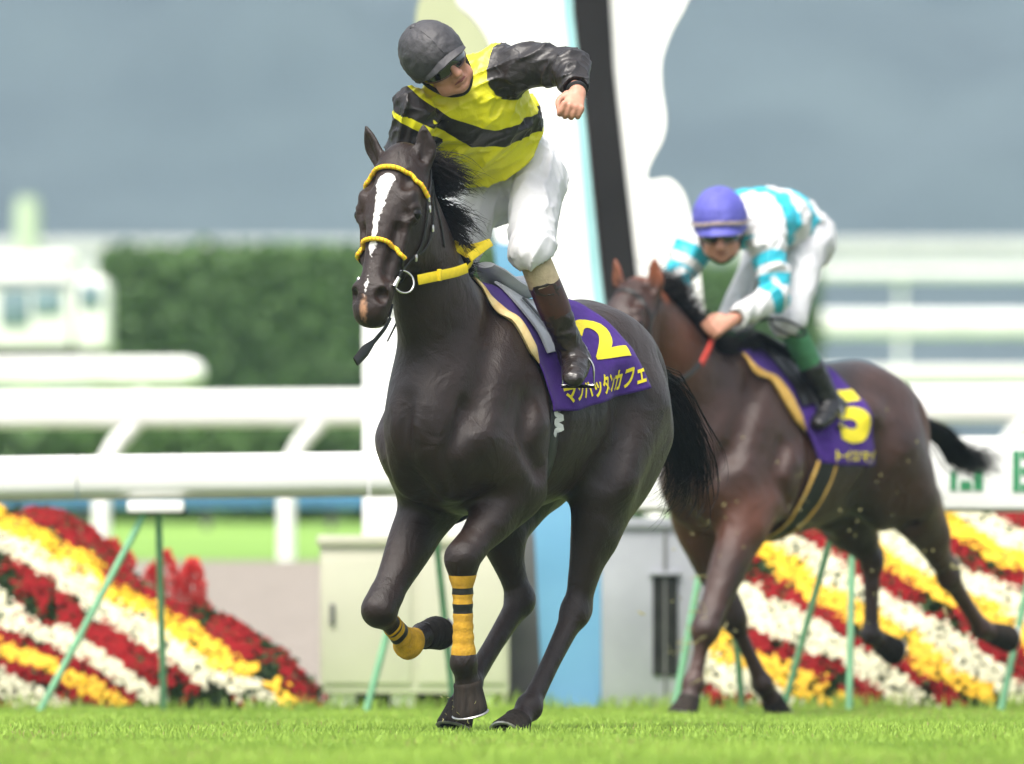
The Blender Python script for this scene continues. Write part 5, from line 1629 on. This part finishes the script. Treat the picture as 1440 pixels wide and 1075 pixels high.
M_BANDH = pm('tan_elastic', (0.36, 0.28, 0.24), 0.8, 0.15, 30)
M_LENS = pm('dark_goggle_lens', (0.012, 0.012, 0.010), 0.08, 0.2, 8, spec=0.9, coat=0.6)
M_BROWNLENS = pm('goggle_frame', (0.10, 0.035, 0.025), 0.4, 0.2, 20)
M_WATCH = pm('black_wrist_strap', (0.010, 0.010, 0.012), 0.4, 0.2, 40)

def fist(S, wrist, d, back, thumb, s=1.0, k=.004):
    """closed hand: palm, four fingers curled in three phalanges each, thumb over them"""
    d, back = nrm(d), nrm(np.asarray(back) - np.dot(back, nrm(d)) * nrm(d))
    side = np.cross(d, back); side = side * np.sign(np.dot(side, thumb))
    pt = lambda a, b, c: np.asarray(wrist) + s * (d * a + back * b + side * c)
    S.chain([(*pt(-.01, 0, 0), .021 * s, .027 * s), (*pt(.035, .002, 0), .017 * s, .034 * s), (*pt(.075, .004, -.002), .015 * s, .040 * s)], .015, W=side)
    for i, (off, ln) in enumerate(((.031, .92), (.0105, 1.0), (-.0105, .95), (-.030, .78))):
        kn = pt(.083 - .004 * i, .010, off)
        p1 = kn + s * ln * (d * .022 - back * .028)
        p2 = p1 + s * ln * (-d * .012 - back * .022)
        p3 = p2 + s * ln * (-d * .022 + back * .004)
        S.chain([(*kn, .0112 * s, .0112 * s), (*p1, .0102 * s, .0102 * s), (*p2, .0092 * s, .0092 * s), (*p3, .0082 * s, .0082 * s)], k, sub=3)
    q0, q1, q2 = pt(.020, -.004, .032), pt(.050, -.020, .050), pt(.078, -.034, .036)
    S.chain([(*q0, .0150 * s, .0150 * s), (*q1, .0118 * s, .0118 * s), (*q2, .0092 * s, .0092 * s)], .008, sub=3)

def head_sdf(S, HC, up, fd, s=1.0):
    fd = nrm(fd); up = nrm(np.asarray(up) - np.dot(up, fd) * fd); lt = np.cross(up, fd)
    AX = [lt, fd, up]
    p = lambda a, b, c: np.asarray(HC) + s * (lt * a + fd * b + up * c)
    S.ell(p(0, -.012, .018), np.array((.074, .094, .098)) * s, .02, AX)
    S.ell(p(0, .028, -.050), np.array((.058, .062, .070)) * s, .03, AX)
    S.ell(p(0, .058, -.098), np.array((.030, .028, .024)) * s, .025, AX)      # chin
    for sd in (-1, 1):
        S.ell(p(sd * .040, .056, -.028), np.array((.026, .026, .020)) * s, .02, AX)   # cheekbone
        S.ell(p(sd * .031, .088, .006), np.array((.017, .012, .011)) * s, .010, AX, op='s')
        S.ell(p(sd * .076, -.008, -.018), np.array((.009, .020, .033)) * s, .008, AX)   # ear
        S.ell(p(sd * .048, .030, -.082), np.array((.022, .035, .024)) * s, .03, AX)   # jaw
    S.chain([(*p(0, .080, .012), .010 * s, .010 * s), (*p(0, .104, -.018), .012 * s, .012 * s), (*p(0, .117, -.038), .0145 * s, .016 * s)], .010, W=lt)
    for sd in (-1, 1):
        S.ell(p(sd * .014, .100, -.041), np.array((.010, .012, .009)) * s, .006, AX)
    S.ell(p(0, .084, -.064), np.array((.026, .014, .007)) * s, .008, AX)
    S.ell(p(0, .082, -.080), np.array((.023, .014, .008)) * s, .008, AX)
    for sd in (-1, 1):
        S.chain([(*p(sd * .022, .092, -.040), .004, .004), (*p(sd * .034, .078, -.068), .004, .004)], .012, op='s')
    S.chain([(*p(-.02, .084, -.092), .005, .005), (*p(.02, .084, -.092), .005, .005)], .012, op='s')
    S.chain([(*p(-.024, .086, -.071), .0028, .0028), (*p(0, .096, -.070), .0028, .0028), (*p(.024, .086, -.071), .0028, .0028)], .004, op='s')
    return p, lt, up, fd

def helmet(parent, o, p, lt, up, fd, mat, s=1.0, crease=.035, band=None):
    """shell with a rolled rim, short peak and a button"""
    n, m = 72, 28
    c = p(0, -.010, .030)
    g = np.zeros((m, n + 1, 3))
    for i in range(m):
        th = (i / (m - 1))
        for j in range(n + 1):
            ph = 2 * np.pi * j / n
            fr_ = math.cos(ph)                                    # +1 at the front
            low = -.030 - .030 * (1 - fr_) / 2 + .034 * max(0, fr_) ** 2        # rim height
            el0 = math.asin(np.clip(low / .118, -.9, .9))
            el = np.pi / 2 * (1 - th) + el0 * th
            r = np.array((.102, .124, .116)) * (1 + crease * (1 - abs(float(vnoise(np.array(ph * 5.0 + 3 * th), np.array(th * 9.0), np.array(0.0), 5)))) ** 3 * min(1, th * 1.6) + .012 * float(vnoise(np.array(math.sin(ph) * 3.0), np.array(math.cos(ph) * 3.0), np.array(th * 3.0), 6)))
            d = np.array((math.sin(ph) * math.cos(el) * r[0], math.cos(ph) * math.cos(el) * r[1], math.sin(el) * r[2]))
            g[i, j] = c + s * (lt * d[0] + fd * d[1] + up * d[2]) - o
    h = MB().grid(g, .006 * s).build('helmet', mat, parent)
    rim = g[-1, :-1]
    MB().loop(rim, .0058 * s, 6).build('rim', mat, h)
    # peak
    idx = [j for j in range(-16, 17)]
    a_ = np.array([g[-1, j % n] for j in idx]) + up * .004
    b_ = np.array([g[-1, j % n] + s * (fd * .030 * math.cos(j / 16.8 * np.pi / 2) - up * .012 * math.cos(j / 16.8 * np.pi / 2) + lt * 0) for j in idx])
    MB().grid(np.stack([a_, (a_ + b_) / 2 + up * .002, b_]), .006 * s).build('peak', mat, h)
    MB().tube([g[0, 0] - up * .004, g[0, 0] + up * .004 * s, g[0, 0] + up * .009 * s], [.014 * s, .012 * s, .005 * s], 10).build('button', mat, h)
    if band:
        pts = [g[-5, j] + nrm(g[-5, j] - (c - o)) * .004 for j in range(n)]
        MB().loop(pts, .0075 * s, 6, flat=.4).build('elastic_band', band, h)
    return h

def goggles(parent, o, p, lt, up, fd, s=1.0, vent=True):
    g = []
    for v_ in np.linspace(-1, 1, 9):
        row = []
        for a in np.linspace(-1, 1, 25):
            an = a * math.radians(82)
            hh = .034 * (1 - .30 * abs(a) ** 3) * (1 - (.28 * math.exp(-(a / .10) ** 2) if v_ < 0 else 0))
            row.append(p(.086 * math.sin(an), .014 + .094 * math.cos(an) - .006 * v_ * v_, .004 + hh * v_) - o)
        g.append(row)
    le = MB().grid(np.array(g), .003).build('goggles', M_LENS, parent)
    g = np.array(g)
    edge = np.concatenate([g[0], g[1:-1, -1], g[-1][::-1], g[1:-1, 0][::-1]])
    MB().loop(edge, .004 * s, 6).build('frame', M_BROWNLENS, le)
    if vent:
        for sd in (-1, 1):
            c = p(sd * .086, .020, .004) - o
            a = np.linspace(0, 2 * np.pi, 16, endpoint=False)
            MB().loop([c + lt * .004 * sd + .010 * (math.cos(t) * fd + math.sin(t) * up) for t in a], .003, 6).build('vent_ring', M_YELLOW, le)
    for sd in (-1, 1):
        P = np.array([p(sd * .088, .024, .010), p(sd * .096, -.02, .016), p(sd * .090, -.07, .022), p(sd * .05, -.118, .028), p(0, -.130, .030)]) - o
        MB().tube(catmull(P, 5), .011, 6, up=np.tile(up, (21, 1)), flat=1).build('strap', M_BLACK, le) if False else None
    return le

def chin_strap(parent, o, p):
    P = np.array([p(-.084, -.002, .0), p(-.080, .012, -.045), p(-.052, .044, -.100), p(0, .062, -.126), p(.052, .044, -.100), p(.080, .012, -.045), p(.084, -.002, .0)]) - o
    MB().tube(catmull(P, 6), .008, 8).build('chin_strap', M_BLACK, parent)

def build_jockey(J):
    o = J['o']
    root = empty('jockey', o); tag(root, J['label'], 'jockey', 'jockeys riding the two horses')
    h = J['h']
    lo, hi = J['lo'], J['hi']
    A = J
    def torso(S, e=0.0):
        S.chain([(*p, a + e, b + e) for p, a, b in A['torso']], .04, W=A['tW'], sub=6)
    def sleeves(S, e=0.0):
        for sh, el, wr, puff in A['arms']:
            S.chain([(*sh, .082 * puff + e, .082 * puff + e), (*(sh * .5 + el * .5), .074 * puff + e, .074 * puff + e), (*el, .060 * puff + e, .060 * puff + e)], .05, sub=4)
            S.chain([(*el, .058 * puff + e, .058 * puff + e), (*(el * .45 + wr * .55), .052 * puff + e, .052 * puff + e), (*wr, .036 + e, .036 + e)], .03, sub=4)
    def hips(S, e=0.0):
        S.chain([(*p, a + e, b + e) for p, a, b in A['pelvis']], .05, W=A['tW'], sub=5)
        for hp_, kn, an in A['legs']:
            S.chain([(*hp_, .104 + e, .104 + e), (*(hp_ * .55 + kn * .45), .090 + e, .090 + e), (*kn, A.get('knee_r', .074) + e, A.get('knee_r', .074) + e)], .05, sub=5)
    def shins(S, e=0.0, t0=-.02, t1=1.0):
        for hp_, kn, an in A['legs']:
            q = lambda t: kn * (1 - t) + an * t
            S.chain([(*q(max(t0, 0.0)), .056 + e, .056 + e), (*q(.3), .056 + e, .056 + e), (*q(.62), .047 + e, .047 + e), (*q(1.0), .040 + e, .040 + e)], .02, sub=4)
    def feet(S, e=0.0):
        for (hp_, kn, an), toe in zip(A['legs'], A['toes']):
            hd_ = nrm(an - toe)
            hl = an + nrm(an - kn) * .045 + hd_ * .045
            S.chain([(*an, .040 + e, .040 + e), (*(an * .5 + hl * .5), .040 + e, .038 + e), (*hl, .033 + e, .033 + e)], .02, sub=3)
            S.chain([(*hl, .034 + e, .034 + e), (*(hl * .45 + toe * .55 + V(0, 0, .012)), .038 + e, .042 + e), (*toe, .024 + e, .036 + e)], .03, W=nrm(np.cross(hd_, V(0, 0, 1))), sub=4)
    # --- the body itself, one continuous surface
    S = SDF(lo, hi, h)
    torso(S, -.034); sleeves(S, -.024); hips(S, -.034); shins(S, -.010); feet(S, -.010)
    S.chain([(*A['neck'][0], .058, .058), (*A['neck'][1], .054, .054)], .04, sub=3)
    p, lt, up, fd = head_sdf(S, A['HC'], A['hup'], A['hfd'], A.get('hs', 1.0))
    for w, d, b, t in A['fists']:
        fist(S, w, d, b, t, A.get('fs', 1.0))
    for (sh, el, wr, pf), (w, d, b, t) in zip(A['arms'], A['fists']):
        S.chain([(*wr, .028, .028), (*w, .024, .026)], .015, sub=2)
    Vt, F = S.mesh(1)
    mesh_obj('body', Vt - o, F, M_SKIN, root)
    # --- clothes
    def wrinkle(S, amp, seed, sc=18, band=.03, fold=(0, 0, 1), st=.4):
        idx = np.nonzero(np.abs(S.d) < band)
        P = S.lo + S.h * np.stack(idx, 1)
        fo = nrm(fold); P = P - (1 - st) * (P @ fo)[:, None] * fo + .03 * np.stack([vnoise(P[:, 1] * 6, P[:, 2] * 6, P[:, 0] * 6, seed + 5)] * 3, 1)
        n = vnoise(P[:, 0] * sc, P[:, 1] * sc, P[:, 2] * sc, seed)
        n2 = vnoise(P[:, 0] * sc * 2.3, P[:, 1] * sc * 2.3, P[:, 2] * sc * 2.3, seed + 1)
        S.d[idx] -= (amp * ((1 - np.abs(n)) ** 3 - .25) + amp * .55 * ((1 - np.abs(n2)) ** 3 - .25)).astype(np.float32)
    C = SDF(*A['shirt_box'], h)
    torso(C); sleeves(C); 
    for q in A.get('shirt_extra', []): C.chain(*q)
    C.cut_plane(*A['hem'])
    wrinkle(C, .019, 3, 14, fold=A['fold'])
    for (sh, el, wr, pf) in A['arms']:
        X = wr + nrm(wr - el) * .012
        C.cap(X, X + nrm(wr - el) * .12, .045, .09, 0.0, op='s')
    C.chain([(*A['neck'][0], .050, .050), (*A['neck'][1], .060, .060)], .01, sub=2, op='s')
    Vt, F = C.mesh(2)
    sh = mesh_obj('silk_shirt', Vt - o, F, A['silk'], root)
    attr(sh, 'dye', A['dye'](Vt))
    # collar
    Cn = A['neck'][0]; ax_ = nrm(A['neck'][1] - Cn)
    u = nrm(np.cross(ax_, V(0, 1, .1))); v = np.cross(ax_, u)
    ring = [Cn + ax_ * .035 + .064 * (math.cos(t) * u + math.sin(t) * v) - o for t in np.linspace(0, 2 * np.pi, 24, endpoint=False)]
    col = MB().loop(ring, .014, 8).build('collar', A['collar'], sh)
    C = SDF(*A['breech_box'], h)
    hips(C); wrinkle(C, .011, 9, 15, fold=A['fold2'])
    for hp_, kn, an in A['legs']:
        X = kn + nrm(an - kn) * .050
        C.cap(X + nrm(an - kn) * .02, X + nrm(an - kn) * .2, .075, .11, 0.0, op='s')
    Vt, F = C.mesh(2)
    mesh_obj('breeches', Vt - o, F, M_BREECH, root)
    # boots and stockings, one mesh per leg
    for (hp_, kn, an), toe, nmz in zip(A['legs'], A['toes'], ('left', 'right')):
        q = lambda t: kn * (1 - t) + an * t
        tc_ = A['cuff']
        C = SDF(np.minimum(np.minimum(kn, an), toe) - .12, np.maximum(np.maximum(kn, an), toe) + .12, h * .8)
        L2 = dict(A); 
        C.chain([(*q(0), .056, .056), (*q(.3), .058, .058), (*q(tc_), .052, .052)], .01, sub=3)
        Vt, F = C.mesh(1)
        mesh_obj('stocking', Vt - o, F, A['stock'], root)
        C = SDF(np.minimum(np.minimum(kn, an), toe) - .12, np.maximum(np.maximum(kn, an), toe) + .12, h * .8)
        C.chain([(*q(tc_), .057, .057), (*q((tc_ + 1) / 2), .053, .053), (*q(1.0), .046, .046)], .02, sub=4)
        hd_ = nrm(an - toe)
        hl = an + nrm(an - kn) * .050 + hd_ * .045
        C.chain([(*an, .045, .045), (*(an * .5 + hl * .5), .045, .043), (*hl, .036, .036)], .025, sub=3)
        C.chain([(*hl, .036, .038), (*(hl * .45 + toe * .55 + V(0, 0, .012)), .042, .046), (*toe, .026, .038)], .03, W=nrm(np.cross(hd_, V(0, 0, 1))), sub=4)
        wrinkle(C, .005, 13, 30, fold=(1, 0, .3))
        Vt, F = C.mesh(1)
        bt = mesh_obj('boot', Vt - o, F, A['boot'], root)
        d_ = nrm(an - kn); u = nrm(np.cross(d_, V(0, 0, 1))); v = np.cross(d_, u)
        if A.get('boot_top'):
            n = 24
            rings = [(tc_ - .005, .0585), (tc_ + .10, .0595), (tc_ + .22, .0595), (tc_ + .30, .057), (tc_ + .31, .050)]
            vs_ = [q(t) + r * (math.cos(a) * u + math.sin(a) * v) - o for t, r in rings for a in np.linspace(0, 2 * np.pi, n, endpoint=False)]
            f = [(i * n + j, i * n + (j + 1) % n, (i + 1) * n + (j + 1) % n, (i + 1) * n + j) for i in range(len(rings) - 1) for j in range(n)]
            mb = MB(); mb.add(vs_, f); mb.build('boot_top', A['boot_top'], bt)
        # sole
        P = np.array([hl - V(0, 0, .036), hl * .5 + toe * .5 - V(0, 0, .030), toe - V(0, 0, .020)]) - o
        MB().tube(catmull(P, 4), [.024, .027, .029, .031, .033, .034, .033, .030, .020], 8, up=V(0, 0, 1), flat=.3).build('sole', M_BLACK, bt)
    helmet(root, o, p, lt, up, fd, A['helm'], A.get('hs', 1.0), band=A.get('helm_band'))
    goggles(root, o, p, lt, up, fd, vent=A.get('vent', False))
    chin_strap(root, o, p)
    s_ = A.get('hs', 1.0)
    P = catmull(np.array([p(-.023, .084, -.074), p(-.010, .096, -.071), p(0, .0985, -.0715), p(.010, .096, -.071), p(.023, .084, -.074)]) - o, 4)
    MB().tube(P, np.interp(np.linspace(0, 1, len(P)), [0, .5, 1], [.002, .0042, .002]), 6).build('lips', M_LIPS, root)
    return root, p

def stirrup(an, kn, toe, label):
    hd_ = nrm(an - toe)
    c = an + nrm(an - kn) * .05 + hd_ * -.055
    r = empty('stirrup', c); tag(r, label, 'stirrup', 'racing stirrups')
    sd = nrm(np.cross(hd_, V(0, 0, 1))); upv = V(0, 0, 1)
    pts = [upv * (.012 + .062 * math.sin(t)) + sd * .056 * math.cos(t) for t in np.linspace(0, np.pi, 16)]
    MB().tube(pts, .005, 6).build('arch', M_STEEL, r)
    MB().box(V(0, 0, -.044), (.02, .02, .02), .003).build('eye_block', M_STEEL, r) if False else None
    mb = MB(); a, b = -sd * .058 + upv * -.040, sd * .058 + upv * -.040
    mb.tube([pts[0], pts[0] - upv * .05, a], .005, 6); mb.tube([pts[-1], pts[-1] - upv * .05, b], .005, 6)
    mb.build('sides', M_STEEL, r)
    MB().tube([-sd * .060 - upv * .042, sd * .060 - upv * .042], .016, 8, up=upv, flat=.35).build('tread', M_BLACK, r)

# ---- the winner's jockey
SL, EL, WL = at(706, 98, 39.86), at(800, 92, 39.74), at(810, 124, 39.55)
SR, ER, WR = at(582, 158, 39.74), at(566, 246, 39.82), at(594, 322, 39.78)
_tu = nrm(at(640, 118, 39.84) - at(712, 226, 40.16))
_ta = nrm((SL - SR) - np.dot(SL - SR, _tu) * _tu)
_tf = np.cross(_tu, _ta)
W0 = at(708, 222, 40.14)
def _tc(px, py, Y):
    q = at(px, py, Y) - W0
    return float(q @ _ta), float(q @ _tu)
_band = [_tc(575, 128, 39.72), _tc(606, 160, 39.74), _tc(645, 184, 39.82), _tc(690, 183, 39.92), _tc(735, 170, 40.0), _tc(764, 160, 40.08)]
print('BAND', _band)
def dye1(Vt):
    q = Vt - W0
    a, t = q @ _ta, q @ _tu
    tm = np.interp(a, [b[0] for b in _band], [b[1] for b in _band])
    th = np.interp(a, [-.25, -.1, 0, .2], [.115, .075, .046, .052])
    d = th - np.abs(t - tm)
    out = d
    for S_, E_, sgn in ((SL, EL, 1), (SR, ER, -1)):
        dv = nrm(E_ - S_)
        s = (Vt - S_) @ dv
        rr = np.linalg.norm(Vt - S_ - s[:, None] * dv, axis=1)
        lat = (Vt - S_) @ _ta * sgn
        if sgn > 0:
            out = np.where(s > -.05, np.maximum(out, np.minimum(s + .012, .112 - rr)), out)
        else:
            arm = np.minimum(s - .015, .13 - rr)
            y = .025 - np.abs(s - .75 * ((Vt - S_) @ _ta) - .050)
            out = np.where((s > -.02) & (rr < .13), np.where(s > .015, np.maximum(np.minimum(arm, .02), -1) * 1.0, out), out)
            out = np.where((s > .0) & (rr < .13), np.where(y > -.02, -y, out), out)
    # forearms
    for E_, W_ in ((EL, WL), (ER, WR)):
        dv = W_ - E_; L = np.linalg.norm(dv); dv = dv / L
        s = np.clip((Vt - E_) @ dv, 0, L)
        rr = np.linalg.norm(Vt - E_ - s[:, None] * dv, axis=1)
        out = np.where(rr < .10, np.maximum(out, .10 - rr), out)
    return out
HL_, KL_, AL_ = at(756, 250, 40.14), at(748, 356, 39.88), at(806, 500, 40.00)
HR_, KR_, AR_ = at(684, 250, 40.24), at(640, 368, 40.10), FR1.wld(V(-.42, -.33, 1.36))
TL_ = at(806, 533, 39.84); TR_ = FR1.wld(V(-.27, -.33, 1.29))
J1 = dict(o=at(712, 330, 40.15), h=.0052, lo=(-.62, 39.25, 1.10), hi=(.45, 40.75, 2.72), label='jockey in yellow silks with a black sash and charcoal helmet, left fist raised',
    torso=[(at(714, 226, 40.17), .118, .158), (at(700, 205, 40.10), .132, .178), (at(676, 170, 39.98), .138, .205), (at(655, 140, 39.89), .120, .200), (at(643, 122, 39.85), .085, .150)], tW=_ta,
    arms=[(SL, EL, WL, 1.0), (SR, ER, WR, .95)],
    pelvis=[(at(712, 222, 40.17), .112, .150), (at(718, 240, 40.22), .128, .168), (at(720, 262, 40.26), .118, .150)],
    legs=[(HL_, KL_, AL_), (HR_, KR_, AR_)], toes=[TL_, TR_], knee_r=.080,
    neck=(at(640, 122, 39.84), at(622, 100, 39.74)), HC=at(616, 86, 39.69), hup=V(-.62, -.22, .78), hfd=V(.40, -.90, -.16), hs=1.06, fold=(.75, 0, .5), fold2=(.3, 0, .9),
    fists=[(at(812, 132, 39.53), at(803, 156, 39.46) - at(812, 132, 39.53), V(.15, -1, .25), V(-1, 0, 0)), (at(598, 332, 39.77), V(.2, -.6, -.6), V(-.3, -.3, .9), V(1, 0, 0))], fs=1.04,
    shirt_box=((-.62, 39.25, 1.72), (.45, 40.55, 2.72)), breech_box=((-.45, 39.6, 1.50), (.45, 40.75, 2.25)), hem=(at(705, 216, 40.12), -_tu), silk=M_SILK1, dye=dye1, collar=pm('yellow_collar', (0.74, 0.66, 0.02), .5, .1), stock=M_STOCK, boot=M_BOOT1, boot_top=M_BOOTCUFF, cuff=.30, helm=M_HELM1, vent=True)
jockey1, pj1 = build_jockey(J1)
# wrist strap
dv = nrm(WL - EL); u = nrm(np.cross(dv, V(0, 0, 1))); v = np.cross(dv, u); c = WL + nrm(at(812, 132, 39.53) - WL) * .014 - J1['o']
MB().loop([c + .031 * (math.cos(t) * u + math.sin(t) * v) for t in np.linspace(0, 2 * np.pi, 20, endpoint=False)], .008, 6).build('wrist_strap', M_WATCH, jockey1)
stirrup(AL_, KL_, TL_, 'steel stirrup under the left boot of the jockey in yellow')
# whip whose black handle shows beside the mane
wh = empty('riding_whip', at(610, 368, 39.62)); tag(wh, 'black riding whip handle sticking up beside the mane of the leading horse', 'whip')
_wo = at(610, 368, 39.62)
MB().tube([at(596, 388, 39.60) - _wo, at(608, 371, 39.60) - _wo, at(619, 356, 39.61) - _wo], [.010, .012, .013], 10).build('handle', M_BLACK, wh)
MB().tube([at(619, 356, 39.61) - _wo, at(621, 353, 39.61) - _wo], [.018, .018], 10).build('knob', M_BLACK, wh)
MB().tube([at(596, 388, 39.60) - _wo, at(570, 430, 39.9) - _wo, at(545, 480, 40.1) - _wo], [.009, .005, .003], 8).build('shaft', M_BLACK, wh)

# ---- the second jockey
SL, EL, WL = at(1078, 336, 48.83), at(1092, 416, 48.76), at(1034, 448, 48.62)
SR, ER, WR = at(986, 328, 49.05), at(948, 398, 49.00), at(975, 448, 48.86)
SL2, EL2, WL2, SR2, ER2, WR2 = SL, EL, WL, SR, ER, WR
T0 = at(1120, 318, 49.32)
_tu2 = nrm(at(1030, 318, 48.90) - T0); _ta2 = nrm((SL - SR) - np.dot(SL - SR, _tu2) * _tu2)
def dye2(Vt):
    t = (Vt - T0) @ _tu2
    a = (Vt - T0) @ _ta2
    out = .042 - np.abs(t - .12) 
    star = .062 - np.abs(t - .30 - .05 * np.abs(np.sin(a * 28)))
    out = np.maximum(out, star)
    front = -(Vt[:, 2] - (T0[2] - .06 + 0 * t))
    out = np.where(t > .22, np.maximum(out, np.minimum(front, t - .25)), out)
    for S_, E_, W_ in ((SL2, EL2, WL2), (SR2, ER2, WR2)):
        for P_, Q_, off in ((S_, E_, 0.0), (E_, W_, np.linalg.norm(E_ - S_))):
            dv = Q_ - P_; L = np.linalg.norm(dv); dv = dv / L
            s = (Vt - P_) @ dv
            rr = np.linalg.norm(Vt - P_ - np.clip(s, 0, L)[:, None] * dv, axis=1)
            ph = (s + off - .105) / .100
            hoop = (.29 - np.abs(ph - np.round(ph))) * .100
            hoop = np.where(s + off < .065, -.02, hoop)
            hoop = np.where(s + off > .355, -.02, hoop)
            out = np.where((rr < .095) & (s > (.0 if off == 0 else -.01)), hoop, out)
    return out
HL_, KL_, AL_ = at(1134, 340, 49.20), at(1108, 452, 48.95), at(1166, 566, 49.12)
HR_, KR_, AR_ = at(1085, 345, 49.38), at(1036, 448, 49.22), FR2.wld(V(-.25, -.36, 1.30))
TL_ = at(1150, 596, 48.98); TR_ = FR2.wld(V(-.1, -.35, 1.23))
J2 = dict(o=at(1110, 420, 49.25), h=.0065, lo=(.55, 48.15, 1.05), hi=(1.62, 49.95, 2.52), label='jockey in turquoise and white silks and violet-blue helmet crouching over the bay horse',
    torso=[(at(1122, 322, 49.34), .115, .150), (at(1100, 312, 49.22), .128, .168), (at(1072, 308, 49.08), .130, .192), (at(1046, 312, 48.96), .112, .188), (at(1030, 318, 48.90), .080, .140)], tW=_ta2,
    arms=[(SL, EL, WL, .92), (SR, ER, WR, .92)],
    pelvis=[(at(1116, 320, 49.32), .110, .145), (at(1128, 334, 49.36), .125, .165), (at(1126, 350, 49.36), .115, .150)],
    legs=[(HL_, KL_, AL_), (HR_, KR_, AR_)], toes=[TL_, TR_], knee_r=.078,
    neck=(at(1032, 322, 48.90), at(1020, 318, 48.80)), HC=at(1013, 318, 48.74), hup=V(-.06, -.42, .9), hfd=V(-.02, -.86, -.42), hs=1.14, fold=(.5, 0, .8), fold2=(.2, 0, 1),
    fists=[(at(1026, 452, 48.60), at(998, 463, 48.55) - at(1026, 452, 48.60), V(.2, -.9, .4), V(-.2, -.2, 1)), (at(980, 455, 48.84), V(-.4, -.6, -.3), V(-.6, -.5, .5), V(0, 0, 1))], fs=1.1,
    shirt_box=((.55, 48.3, 1.6), (1.62, 49.7, 2.52)), breech_box=((.75, 48.7, 1.45), (1.62, 49.9, 2.45)), hem=(at(1117, 317, 49.31), -_tu2), silk=M_SILK2, dye=dye2, collar=pm('turquoise_collar', (0.02, 0.36, 0.42), .5, .1), stock=M_GREENST, boot=M_BOOT2, cuff=.58, helm=M_HELM2, helm_band=M_BANDH)
jockey2, pj2 = build_jockey(J2)
stirrup(AL_, KL_, TL_, 'steel stirrup under the black boot of the jockey in turquoise')
# whip and its loop over the knee
wh2 = empty('riding_whip', at(1100, 458, 48.85)); tag(wh2, 'thin black riding whip lying across the knee of the jockey in turquoise', 'whip')
_w2 = at(1100, 458, 48.85)
MB().tube([at(1006, 458, 48.55) - _w2, at(1060, 452, 48.70) - _w2, at(1086, 448, 48.80) - _w2], [.009, .008, .007], 8).build('handle', M_BLACK, wh2)
lp = [at(1108 + 24 * math.cos(t) + 0, 461 + 9 * math.sin(t) + 8 * math.cos(t), 48.84) - _w2 for t in np.linspace(0, 2 * np.pi, 28, endpoint=False)]
MB().loop(lp, .007, 6).build('leather_loop', M_BLACK, wh2)
# ------------------------------------------------------------------ turf bits kicked up by the second horse
def turf_bits():
    g = np.random.default_rng(77)
    mb = MB()
    def bit(px, py, Y, ln, w):
        c = at(px, py, Y)
        d = g.normal(0, 1, 3); d /= np.linalg.norm(d)
        mb.tube([c - d * ln / 2, c + g.normal(0, ln * .12, 3), c + d * ln / 2], [w * .4, w, w * .3], 4)
    for _ in range(60):
        bit(g.normal(990, 22), g.normal(905, 32), 48.5 + g.normal(0, .25), g.uniform(.02, .09), g.uniform(.0016, .0035))
    for _ in range(70):
        bit(g.uniform(940, 1330), g.normal(760, 70), 48.3 + g.normal(0, .3), g.uniform(.006, .016), g.uniform(.0025, .005))
    for px, py in ((902, 862), (1345, 800), (1338, 795), (1115, 925), (1330, 860)):
        bit(px, py, 48.6, .05, .006)
    for _ in range(26):
        bit(g.normal(640, 12), g.normal(1010, 16), 39.7 + g.normal(0, .2), g.uniform(.008, .03), g.uniform(.001, .002))
    o = mb.build('flying_turf', pm('turf_crumbs', (.16, .17, .05), .9, .4, 200, col2=(.38, .33, .16)), None)
    tag(o, 'crumbs of turf and grass kicked up around the legs of the bay horse', 'turf', kind='stuff')
turf_bits()
